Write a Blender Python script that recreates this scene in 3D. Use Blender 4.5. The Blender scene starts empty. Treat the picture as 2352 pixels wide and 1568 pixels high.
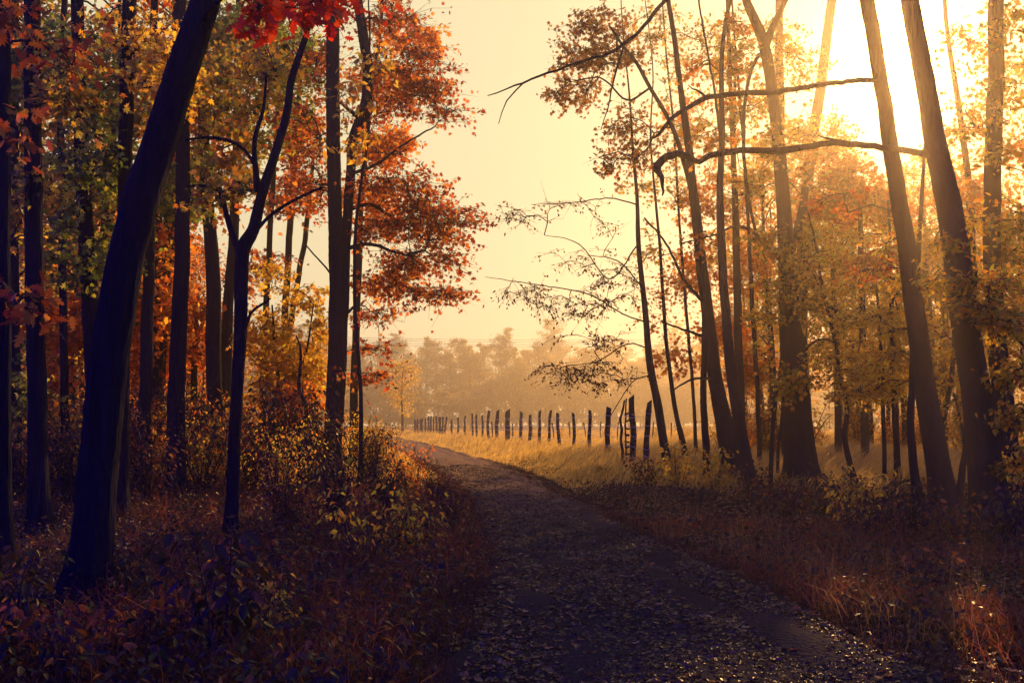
import bpy, math
import numpy as np

# ------------------------------------------------------------------ camera
F = 2287.0; CX, CY, HZ = 1176.0, 784.0, 972.0      # photo seen at 2352 x 1568
CAMH = 1.4
PITCH = math.atan((HZ - CY) / F)
SC = bpy.context.scene
cam_d = bpy.data.cameras.new("camera"); cam = bpy.data.objects.new("camera", cam_d)
SC.collection.objects.link(cam); SC.camera = cam
cam_d.sensor_width = 36.0; cam_d.lens = F / 2352 * 36
cam_d.clip_start = 0.05; cam_d.clip_end = 3000
cam.location = (0, 0, CAMH); cam.rotation_euler = (math.pi / 2 + PITCH, 0, 0)

def ray(x, y):
    u = (x - CX) / F; v = (CY - y) / F
    return np.array([u, math.cos(PITCH) - v * math.sin(PITCH), math.sin(PITCH) + v * math.cos(PITCH)])

def P(x, y, D):
    r = ray(x, y); r = r * (D / r[1]); r[2] += CAMH
    return r

def GY(y):
    r = ray(CX, y); return -CAMH / r[2] * r[1]

# ------------------------------------------------------------------ sky + sun
SUN = ray(2068, 120); SUN = SUN / np.linalg.norm(SUN)
EL = math.asin(SUN[2]); AZ = math.atan2(SUN[0], SUN[1])
W = bpy.data.worlds.new("World"); SC.world = W; W.use_nodes = True
nt = W.node_tree; nt.nodes.clear()
def N(t, **k):
    n = nt.nodes.new(t)
    for a, b in k.items(): setattr(n, a, b)
    return n
out = N('ShaderNodeOutputWorld'); bg = N('ShaderNodeBackground')
sky = N('ShaderNodeTexSky', sky_type='NISHITA', sun_disc=False)
sky.sun_elevation = EL; sky.sun_rotation = AZ; sky.dust_density = 3.0
tc = N('ShaderNodeTexCoord')
dot = N('ShaderNodeVectorMath', operation='DOT_PRODUCT'); dot.inputs[1].default_value = SUN.tolist()
nt.links.new(tc.outputs['Generated'], dot.inputs[0])
mr = N('ShaderNodeMapRange', interpolation_type='SMOOTHSTEP')
mr.inputs['From Min'].default_value = 0.42; mr.inputs['From Max'].default_value = 0.66
nt.links.new(dot.outputs['Value'], mr.inputs['Value'])
mr2 = N('ShaderNodeMapRange', interpolation_type='SMOOTHERSTEP')
mr2.inputs['From Min'].default_value = 0.975; mr2.inputs['From Max'].default_value = 1.0
nt.links.new(dot.outputs['Value'], mr2.inputs['Value'])
blue = N('ShaderNodeMix', data_type='RGBA', blend_type='MULTIPLY'); blue.inputs['Factor'].default_value = 1
nt.links.new(sky.outputs['Color'], blue.inputs['A'])
BLUE_TINT = (0.003, 0.010, 0.62); blue.inputs['B'].default_value = (*BLUE_TINT, 1)
mix = N('ShaderNodeMix', data_type='RGBA'); 
CREAM = (0.87, 0.765, 0.475)
nt.links.new(mr.outputs['Result'], mix.inputs['Factor']); nt.links.new(blue.outputs['Result'], mix.inputs['A'])
mix.inputs['B'].default_value = (*CREAM, 1)
glow = N('ShaderNodeMix', data_type='RGBA', blend_type='ADD'); glow.inputs['B'].default_value = (.30, .20, .07, 1)
nt.links.new(mr2.outputs['Result'], glow.inputs['Factor']); nt.links.new(mix.outputs['Result'], glow.inputs['A'])
mr3 = N('ShaderNodeMapRange', interpolation_type='SMOOTHERSTEP')
mr3.interpolation_type = 'LINEAR'; mr3.inputs['From Min'].default_value = math.cos(math.radians(8)); mr3.inputs['From Max'].default_value = 1.0
pw3 = N('ShaderNodeMath', operation='POWER'); pw3.inputs[1].default_value = 9.0; nt.links.new(mr3.outputs['Result'], pw3.inputs[0])
nt.links.new(dot.outputs['Value'], mr3.inputs['Value'])
disc = N('ShaderNodeMix', data_type='RGBA', blend_type='ADD'); disc.inputs['B'].default_value = (9, 6.0, 1.9, 1); disc.clamp_factor = False
nt.links.new(pw3.outputs[0], disc.inputs['Factor']); nt.links.new(glow.outputs['Result'], disc.inputs['A'])
nt.links.new(disc.outputs['Result'], bg.inputs['Color']); bg.inputs['Strength'].default_value = 1.0
nt.links.new(bg.outputs[0], out.inputs[0])

sd = bpy.data.lights.new("sun", 'SUN'); sd.energy = 5.0; sd.angle = math.radians(0.6); sd.color = (1.0, 0.54, 0.19)
so = bpy.data.objects.new("sun", sd); SC.collection.objects.link(so)
from mathutils import Vector
so.rotation_euler = Vector(SUN.tolist()).to_track_quat('Z', 'Y').to_euler(); so.location = (20, 40, 40)
SC.view_settings.view_transform = 'Standard'; SC.view_settings.look = 'None'
SC.view_settings.exposure = 0.0; SC.view_settings.gamma = 1.0
SC.cycles.use_denoising = True
SC.cycles.max_bounces = 6; SC.cycles.diffuse_bounces = 3; SC.cycles.transmission_bounces = 4
SC.cycles.volume_bounces = 1; SC.cycles.glossy_bounces = 2; SC.cycles.transparent_max_bounces = 8
SC.cycles.sample_clamp_indirect = 4.0

R = np.random.default_rng(7)

# ------------------------------------------------------------------ materials
def mat_base(name):
    m = bpy.data.materials.new(name); m.use_nodes = True
    m.node_tree.nodes.clear(); return m, m.node_tree

def ramp(t, fac, cols):
    r = t.nodes.new('ShaderNodeValToRGB'); e = r.color_ramp.elements
    n = len(cols)
    for i, c in enumerate(cols):
        p = i / (n - 1)
        if i == 0: el = e[0]; el.position = 0
        elif i == n - 1: el = e[-1]; el.position = 1
        else: el = e.new(p)
        el.color = (*c, 1)
    t.links.new(fac, r.inputs[0]); return r.outputs['Color']

def leaf_mat(name, cols, trans=0.68, rough=0.45, gain=1.5, dkc=(.22, .22, .24)):
    m, t = mat_base(name)
    a = t.nodes.new('ShaderNodeAttribute'); a.attribute_name = 'rnd'
    c = ramp(t, a.outputs['Fac'], cols)
    pr = t.nodes.new('ShaderNodeBsdfPrincipled'); pr.inputs['Roughness'].default_value = rough
    pr.inputs['Specular IOR Level'].default_value = 0.35
    dk = t.nodes.new('ShaderNodeMix'); dk.data_type = 'RGBA'; dk.blend_type = 'MULTIPLY'; dk.inputs['Factor'].default_value = 1
    dk.inputs['B'].default_value = (*dkc, 1)
    t.links.new(c, dk.inputs['A']); t.links.new(dk.outputs['Result'], pr.inputs['Base Color'])
    tr = t.nodes.new('ShaderNodeBsdfTranslucent')
    g = t.nodes.new('ShaderNodeMix'); g.data_type = 'RGBA'; g.blend_type = 'MULTIPLY'; g.inputs['Factor'].default_value = 1
    g.inputs['B'].default_value = (gain, gain, gain, 1); t.links.new(c, g.inputs['A'])
    t.links.new(g.outputs['Result'], tr.inputs['Color'])
    mx = t.nodes.new('ShaderNodeMixShader'); mx.inputs[0].default_value = trans
    o = t.nodes.new('ShaderNodeOutputMaterial')
    t.links.new(pr.outputs[0], mx.inputs[1]); t.links.new(tr.outputs[0], mx.inputs[2]); t.links.new(mx.outputs[0], o.inputs[0])
    return m

def bark_mat(name, c1, c2, scale=11, stretch=.10, bump=1.0):
    m, t = mat_base(name)
    tc = t.nodes.new('ShaderNodeTexCoord'); mp = t.nodes.new('ShaderNodeMapping'); mp.inputs['Scale'].default_value = (1, 1, stretch)
    no = t.nodes.new('ShaderNodeTexNoise'); no.inputs['Scale'].default_value = scale; no.inputs['Detail'].default_value = 8; no.inputs['Roughness'].default_value = .65
    t.links.new(tc.outputs['Object'], mp.inputs[0]); t.links.new(mp.outputs[0], no.inputs['Vector'])
    n2 = t.nodes.new('ShaderNodeTexNoise'); n2.inputs['Scale'].default_value = scale * 3.2; n2.inputs['Detail'].default_value = 4
    t.links.new(mp.outputs[0], n2.inputs['Vector'])
    c = ramp(t, no.outputs['Fac'], [c1, c1, c2, c2])
    pr = t.nodes.new('ShaderNodeBsdfPrincipled'); pr.inputs['Roughness'].default_value = .9; pr.inputs['Specular IOR Level'].default_value = .06
    t.links.new(c, pr.inputs['Base Color'])
    b = t.nodes.new('ShaderNodeBump'); b.inputs['Strength'].default_value = bump; b.inputs['Distance'].default_value = .12
    ad = t.nodes.new('ShaderNodeMath'); ad.operation = 'ADD'
    t.links.new(no.outputs['Fac'], ad.inputs[0]); t.links.new(n2.outputs['Fac'], ad.inputs[1])
    t.links.new(ad.outputs[0], b.inputs['Height']); t.links.new(b.outputs[0], pr.inputs['Normal'])
    o = t.nodes.new('ShaderNodeOutputMaterial'); t.links.new(pr.outputs[0], o.inputs[0])
    return m

M = {}
M['red'] = leaf_mat('red_leaf', [(.12,.015,.006), (.38,.06,.012), (.62,.15,.018), (.74,.30,.03), (.26,.04,.01), (.55,.13,.015)])
M['scarlet'] = leaf_mat('scarlet_leaf', [(.35,.01,.008), (.75,.05,.012), (.85,.11,.015)])
M['orange'] = leaf_mat('orange_leaf', [(.35,.07,.01), (.72,.18,.015), (.85,.32,.03), (.80,.42,.04), (.5,.10,.012)])
M['rust'] = leaf_mat('rust_leaf', [(.08,.02,.01), (.25,.07,.015), (.50,.20,.02), (.20,.07,.015), (.65,.33,.03)])
M['yellow'] = leaf_mat('yellow_leaf', [(.55,.25,.02), (.80,.45,.03), (.85,.58,.05), (.50,.45,.05), (.75,.33,.02)])
M['green'] = leaf_mat('green_leaf', [(.05,.09,.02), (.12,.19,.025), (.28,.32,.03), (.55,.48,.04), (.10,.14,.02)])
M['olive'] = leaf_mat('olive_leaf', [(.10,.12,.02), (.34,.30,.03), (.62,.46,.04), (.72,.36,.03), (.40,.12,.015)])
M['brown'] = leaf_mat('brown_leaf', [(.03,.012,.01), (.07,.02,.012), (.20,.06,.015), (.06,.02,.012), (.50,.20,.03)], trans=.5)
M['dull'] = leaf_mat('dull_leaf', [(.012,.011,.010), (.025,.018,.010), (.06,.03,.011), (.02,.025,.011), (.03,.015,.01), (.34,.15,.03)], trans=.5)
M['litter'] = leaf_mat('litter_leaf', [(.05,.02,.014), (.10,.04,.02), (.20,.10,.05), (.55,.38,.22), (.25,.03,.015), (.08,.035,.02)], trans=.4, rough=.4, dkc=(.40,.32,.18))
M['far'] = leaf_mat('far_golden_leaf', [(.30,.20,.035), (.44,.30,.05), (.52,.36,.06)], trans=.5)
M['rustgrass'] = leaf_mat('brown_grass_blade', [(.08,.05,.02), (.20,.12,.04), (.40,.24,.08), (.10,.08,.03)], trans=.5)
M['crumb'] = leaf_mat('crumbled_leaf', [(.02,.012,.01), (.05,.025,.014), (.11,.06,.03), (.03,.015,.01)], trans=.2, rough=.5, dkc=(.8,.7,.6))
M['pine'] = leaf_mat('pine_needle', [(.03,.05,.02), (.08,.10,.03), (.16,.16,.04)], trans=.3)
M['grass'] = leaf_mat('dry_grass_blade', [(.52,.34,.09), (.68,.46,.12), (.36,.25,.06), (.76,.54,.15)], trans=.6, dkc=(.3,.26,.14))
M['redgrass'] = leaf_mat('rusty_grass_blade', [(.06,.015,.010), (.15,.035,.012), (.34,.10,.025), (.03,.025,.014)], trans=.5)
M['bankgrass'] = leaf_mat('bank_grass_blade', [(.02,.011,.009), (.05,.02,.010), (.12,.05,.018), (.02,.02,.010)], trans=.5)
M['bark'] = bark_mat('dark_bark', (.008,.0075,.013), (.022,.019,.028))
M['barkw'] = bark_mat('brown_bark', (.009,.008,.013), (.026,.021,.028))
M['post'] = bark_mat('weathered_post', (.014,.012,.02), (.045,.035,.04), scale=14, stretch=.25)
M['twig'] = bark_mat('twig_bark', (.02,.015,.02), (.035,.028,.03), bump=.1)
def metal(name, c, r, metallic=1):
    m, t = mat_base(name); pr = t.nodes.new('ShaderNodeBsdfPrincipled'); o = t.nodes.new('ShaderNodeOutputMaterial')
    no = t.nodes.new('ShaderNodeTexNoise'); no.inputs['Scale'].default_value = 30
    c_ = ramp(t, no.outputs['Fac'], [tuple(v * .7 for v in c), c])
    t.links.new(c_, pr.inputs['Base Color']); pr.inputs['Roughness'].default_value = r; pr.inputs['Metallic'].default_value = metallic
    t.links.new(pr.outputs[0], o.inputs[0]); return m
M['wire'] = metal('galvanised_wire', (.62, .6, .56), .38, .7)
M['cable'] = metal('dark_cable', (.10, .08, .07), .6, 0)

# ------------------------------------------------------------------ mesh building
C = SC.collection
def mesh_obj(name, V, faces_k, mat, parent=None, origin=(0, 0, 0), rnd=None, smooth=False):
    """faces_k: list of (K, array[n,K] of vertex indices)"""
    me = bpy.data.meshes.new(name)
    V = np.asarray(V, dtype=np.float32) - np.asarray(origin, dtype=np.float32)
    me.vertices.add(len(V)); me.vertices.foreach_set('co', V.ravel())
    faces_k = [(k, f) for k, f in faces_k if len(f)]
    tot = sum(len(f) for k, f in faces_k); loops = np.concatenate([f.ravel() for k, f in faces_k]).astype(np.int32)
    sizes = np.concatenate([np.full(len(f), k, dtype=np.int32) for k, f in faces_k])
    starts = np.concatenate([[0], np.cumsum(sizes)[:-1]]).astype(np.int32)
    me.loops.add(len(loops)); me.loops.foreach_set('vertex_index', loops)
    me.polygons.add(tot); me.polygons.foreach_set('loop_start', starts); me.polygons.foreach_set('loop_total', sizes)
    if smooth: me.polygons.foreach_set('use_smooth', np.ones(tot, dtype=bool))
    me.update(calc_edges=True)
    if rnd is not None:
        a = me.attributes.new('rnd', 'FLOAT', 'FACE'); a.data.foreach_set('value', np.asarray(rnd, dtype=np.float32))
    me.materials.append(mat)
    o = bpy.data.objects.new(name, me); C.objects.link(o)
    if parent is not None: o.parent = parent
    return o

def prop(o, label=None, cat=None, group=None, kind=None):
    if label: o['label'] = label
    if cat: o['category'] = cat
    if group: o['group'] = group
    if kind: o['kind'] = kind
    return o

def empty(name, loc, label, cat, group=None):
    o = bpy.data.objects.new(name, None); C.objects.link(o); o.location = [float(v) for v in loc]
    o.empty_display_size = .2
    return prop(o, label, cat, group)

def copy_tree(o, parent=None):
    c = o.copy(); C.objects.link(c); c.parent = parent
    for ch in list(o.children): copy_tree(ch, c)
    return c

class MB:
    def __init__(s): s.V = []; s.F = {}; s.n = 0
    def add(s, V, F):
        V = np.asarray(V); s.V.append(V)
        F = np.asarray(F); s.F.setdefault(F.shape[1], []).append(F + s.n); s.n += len(V)
    def build(s, name, mat, parent=None, origin=(0,0,0), smooth=True):
        if not s.V: return None
        return mesh_obj(name, np.concatenate(s.V), [(k, np.concatenate(f)) for k, f in s.F.items()], mat, parent, origin, smooth=smooth)

def crom(pts, rad, step):
    """Catmull-Rom resample"""
    pts = np.asarray(pts, float); rad = np.asarray(rad, float)
    if len(pts) < 2: return pts, rad
    p = np.vstack([2 * pts[0] - pts[1], pts, 2 * pts[-1] - pts[-2]])
    r = np.concatenate([[rad[0]], rad, [rad[-1]]])
    o, q = [], []
    for i in range(1, len(p) - 2):
        L = np.linalg.norm(p[i + 1] - p[i]); n = max(2, int(L / step))
        t = np.arange(n) / n; t = t[:, None]
        a, b, c, d = p[i - 1], p[i], p[i + 1], p[i + 2]
        o.append(.5 * (2 * b + (c - a) * t + (2 * a - 5 * b + 4 * c - d) * t ** 2 + (3 * b - a - 3 * c + d) * t ** 3))
        q.append(r[i] + (r[i + 1] - r[i]) * t[:, 0])
    o.append(p[-2][None]); q.append([r[-2]])
    return np.vstack(o), np.concatenate(q)

def frames(p):
    t = np.gradient(p, axis=0); t /= np.linalg.norm(t, axis=1)[:, None] + 1e-9
    ref = np.array([0.13, 1, 0.07]) if abs(t[0][2]) > .6 else np.array([0.1, .07, 1])
    u = np.zeros_like(p); prev = ref
    for i in range(len(p)):
        v = prev - t[i] * np.dot(prev, t[i]); v /= np.linalg.norm(v) + 1e-9
        u[i] = v; prev = v
    return t, u, np.cross(t, u)

def tube(mb, pts, rad, segs=8, rough=0.0, rs=None, cap=True, ridges=0.0, flare=False):
    pts = np.asarray(pts, float); rad = np.asarray(rad, float)
    t, u, w = frames(pts); n = len(pts)
    a = np.arange(segs) / segs * 2 * np.pi
    rr = np.repeat(rad[:, None], segs, 1)
    if rough:
        rs = rs or R
        ph = rs.uniform(0, 6.28, 8); L = np.arange(n)[:, None]
        bump = .5 * np.sin(3 * a + ph[0] + .15 * L) + .4 * np.sin(5 * a + ph[1] - .11 * L) + .5 * np.sin(a + ph[2] + .23 * L) * np.sin(.37 * L + ph[3]) 
        bump = bump + rs.normal(0, .5, (n, segs))
        rr = rr * (1 + rough * bump)
    if ridges:
        rs = R; cum = np.concatenate([[0], np.cumsum(np.linalg.norm(np.diff(pts, axis=0), axis=1))])[:, None]
        rg = np.zeros((n, segs))
        for f_ in (7, 11, 16, 21):
            drift = np.cumsum(rs.normal(0, .16, n))[:, None]; amp = .6 + .4 * np.sin(cum * rs.uniform(2, 6) + rs.uniform(0, 6) + a)
            rg += np.abs(np.sin(f_ * a / 2 + drift + rs.uniform(0, 6))) * amp
        rg = rg / 4 - .4 + rs.normal(0, .07, (n, segs))
        rr = rr + np.minimum(ridges, rad[:, None] * .16) * rg
    if flare:
        zz = pts[:, 2:3]; lob = .5 + .5 * np.sin(5 * a + rs.uniform(0, 6)) * np.sin(2 * a + 1)
        rr = rr * (1 + .75 * np.exp(-np.maximum(zz, 0) / .20) * (.35 + lob))
    V = pts[:, None, :] + rr[..., None] * (np.cos(a)[None, :, None] * u[:, None, :] + np.sin(a)[None, :, None] * w[:, None, :])
    i = np.arange(n - 1)[:, None] * segs; j = np.arange(segs)[None, :]; k = (j + 1) % segs
    Fq = np.stack([i + j, i + k, i + segs + k, i + segs + j], -1).reshape(-1, 4)
    V = V.reshape(-1, 3)
    mb.add(V, Fq)
    if cap:
        mb.F.setdefault(segs, []).append(np.array([[(n - 1) * segs + q for q in range(segs)]]) + mb.n - len(V))

def batch_twigs(mb, A, B, r0, r1, sag):
    """many short 3-sided twigs with one bend, vectorised"""
    n = len(A)
    if n == 0: return
    Mi = (A + B) / 2 + np.stack([R.normal(0, .06, n), R.normal(0, .06, n), sag], -1) * np.linalg.norm(B - A, axis=1)[:, None]
    d = B - A; d /= np.linalg.norm(d, axis=1)[:, None] + 1e-9
    ref = np.where(np.abs(d[:, 2:3]) > .8, np.array([[1., 0, 0]]), np.array([[0., 0, 1.]]))
    u = np.cross(d, ref); u /= np.linalg.norm(u, axis=1)[:, None] + 1e-9; w = np.cross(d, u)
    V = np.zeros((n, 9, 3))
    for ri, (Pt, r) in enumerate(((A, r0), (Mi, (r0 + r1) / 2), (B, r1))):
        for s in range(3):
            an = s * 2.094
            V[:, ri * 3 + s] = Pt + np.asarray(r).reshape(-1, 1) * (math.cos(an) * u + math.sin(an) * w)
    Fl = []
    for ri in range(2):
        for s in range(3):
            Fl.append([ri * 3 + s, ri * 3 + (s + 1) % 3, ri * 3 + 3 + (s + 1) % 3, ri * 3 + 3 + s])
    Fl = np.array(Fl)
    mb.add(V.reshape(-1, 3), (Fl[None] + (np.arange(n) * 9)[:, None, None]).reshape(-1, 4))

# leaf templates: x = side, y = axis, z = normal
def T(vs, fs): return np.array(vs, float), [np.array(f) for f in fs]
LEAF = {
 'quad': T([(0,0,0), (.30,.45,.08), (0,1,-.04), (-.30,.45,.08)], [(0,1,2,3)]),
 'lance': T([(0,0,0), (.16,.4,.04), (0,1,-.08), (-.16,.4,.04)], [(0,1,2,3)]),
 'oval': T([(0,0,0), (.20,.18,.05), (.27,.45,.07), (.15,.78,.02), (0,1.08,-.10), (-.15,.78,.02), (-.27,.45,.07), (-.20,.18,.05), (0,.5,-.02)],
           [(0,1,2,8), (8,2,3,4), (8,4,5,6), (0,8,6,7)]),
 'maple': T([(0,0,0), (.16,.10,0), (.48,.16,-.08), (.28,.38,.03), (.46,.66,-.06), (.15,.58,.04), (0,1,-.08), (-.15,.58,.04), (-.46,.66,-.06), (-.28,.38,.03), (-.48,.16,-.08), (-.16,.10,0)],
            [(0,1,2,3,5,6,7,9,10,11), (3,4,5), (7,8,9)]),
 'oak': T([(0,0,0), (.07,.12,0), (.22,.17,.02), (.10,.26,0), (.38,.42,.05), (.12,.45,0), (.36,.70,.04), (.12,.66,0), (.16,.86,.0), (0,1,-.06),
           (-.16,.86,0), (-.12,.66,0), (-.36,.70,.04), (-.12,.45,0), (-.38,.42,.05), (-.10,.26,0), (-.22,.17,.02), (-.07,.12,0)],
          [(0,1,2,3,4,5,6,7,8,9,10,11,12,13,14,15,16,17)]),
 'curl': T([(0,0,.02), (.20,.12,.10), (.34,.40,.22), (.16,.55,.06), (.24,.78,.20), (0,1,.16), (-.24,.78,.12), (-.16,.55,.04), (-.34,.40,.16), (-.20,.12,.08), (0,.5,0)],
           [(0,1,2,3,10), (10,3,4,5), (10,5,6,7), (0,10,7,8,9)]),
 'blade': T([(-.5,0,0), (.5,0,0), (.40,.5,.0), (-.40,.5,.0), (0,1,0)], [(0,1,2,3), (3,2,4)]),
}
def nrm(a): return a / (np.linalg.norm(a, axis=-1, keepdims=True) + 1e-9)

def leaves_data(kind, pos, axis, normal, size, rnd):
    tv, tf = LEAF[kind]; n = len(pos); k = len(tv)
    axis = nrm(axis); side = nrm(np.cross(axis, normal)); normal = np.cross(side, axis)
    size = np.asarray(size).reshape(-1, 1, 1)
    V = pos[:, None, :] + size * (tv[None, :, 0:1] * side[:, None] + tv[None, :, 1:2] * axis[:, None] + tv[None, :, 2:3] * normal[:, None])
    off = (np.arange(n) * k)[:, None]
    byk = {}
    for f in tf: byk.setdefault(len(f), []).append(f)
    fk, rn = [], []
    for kk, fl in byk.items():
        for f in fl: fk.append((kk, f[None] + off)); rn.append(rnd)
    return V.reshape(-1, 3), fk, np.concatenate(rn)

def leaves_obj(name, kind, pos, axis, normal, size, mat, parent=None, origin=(0,0,0), rnd=None):
    if rnd is None: rnd = R.uniform(0, 1, len(pos))
    V, fk, rn = leaves_data(kind, pos, axis, normal, size, rnd)
    return mesh_obj(name, V, fk, mat, parent, origin, rnd=rn)

# ------------------------------------------------------------------ branch growth
def grow(stem_nodes, centres, step, upbias=.25):
    """connect clump centres to a stem; returns chains [(points, load-index list)]"""
    nodes = [tuple(p) for p in stem_nodes]; ns = len(nodes)
    par = [-1] * ns
    S = np.array(nodes)
    c = np.array(centres)
    d0 = np.min(np.linalg.norm(c[:, None] - S[None, ::max(1, len(S) // 30)], axis=2), axis=1)
    order = np.argsort(d0)
    A = np.zeros((ns + len(c) * 14, 3)); A[:ns] = S; m = ns
    chains = []; ends = []; load = np.zeros(len(A))
    parent = -np.ones(len(A), int)
    for ci in order:
        q = c[ci]; dv = q - A[:m]
        dist = np.linalg.norm(dv, axis=1)
        cost = dist + upbias * np.maximum(0, -dv[:, 2]) * 2.0 
        cost[:ns] += .15 * dist[:ns]
        j = int(np.argmin(cost)); D = dist[j]
        k = int(min(12, max(2, D / step)))
        a = A[j]; perp = R.normal(0, .05 * D, 3); arch = .10 * D
        idx = [j]
        for s in range(1, k + 1):
            t = s / k
            p = a + (q - a) * t + perp * math.sin(math.pi * t) + np.array([0, 0, arch * math.sin(math.pi * t)]) + (R.normal(0, .03 * D, 3) if s < k else 0)
            A[m] = p; parent[m] = idx[-1]; idx.append(m); m += 1
        chains.append(idx); ends.append((m - 1, ci))
    for e, ci in ends:
        j = e
        while j >= ns:
            load[j] += 1; j = parent[j]
    return A, chains, load, ends, ns

def sprays(mb, c, dirs, per, spread, leaf, flat=.4, droop=.15, sub=4):
    """leaf positions on little twigs around clump centres c, growing along dirs"""
    n = len(c); 
    A0, B0 = [], []
    k = sub
    base = np.repeat(c, k, 0) - np.repeat(dirs, k, 0) * (R.uniform(0, .5, n * k) * spread)[:, None]
    dr = R.normal(0, 1, (n * k, 3)) * np.array([1, 1, flat]) + np.repeat(dirs, k, 0) * .9
    dr = nrm(dr); dr[:, 2] -= droop; dr = nrm(dr)
    ln = spread * R.uniform(.5, 1.25, n * k)
    tip = base + dr * ln[:, None]
    if mb is not None:
        batch_twigs(mb, base, tip, np.full(n * k, .004 + spread * .004), np.full(n * k, .002), R.normal(.02, .05, n * k))
    tot = int(n * per); ti = R.integers(0, n * k, tot)
    t = R.uniform(.1, 1.05, tot) ** .8
    pos = base[ti] + dr[ti] * (ln[ti] * t)[:, None] + R.normal(0, leaf * .55, (tot, 3))
    ax = dr[ti] * .6 + R.normal(0, .7, (tot, 3)); ax[:, 2] -= .35
    nm = R.normal(0, .75, (tot, 3)); nm[:, 2] += .75
    return pos, ax, nm

def blob_points(b):
    cx, cy, rx, ry, D, rD, n = b[:7]
    v = R.normal(0, 1, (n, 3)); v = nrm(v) * (R.uniform(0, 1, n) ** .4)[:, None]
    out = []
    for q in v:
        out.append(P(cx + q[0] * rx, cy + q[2] * ry, D + q[1] * rD))
    o = np.array(out); o[:, 2] = np.maximum(o[:, 2], .25)
    return o

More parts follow.
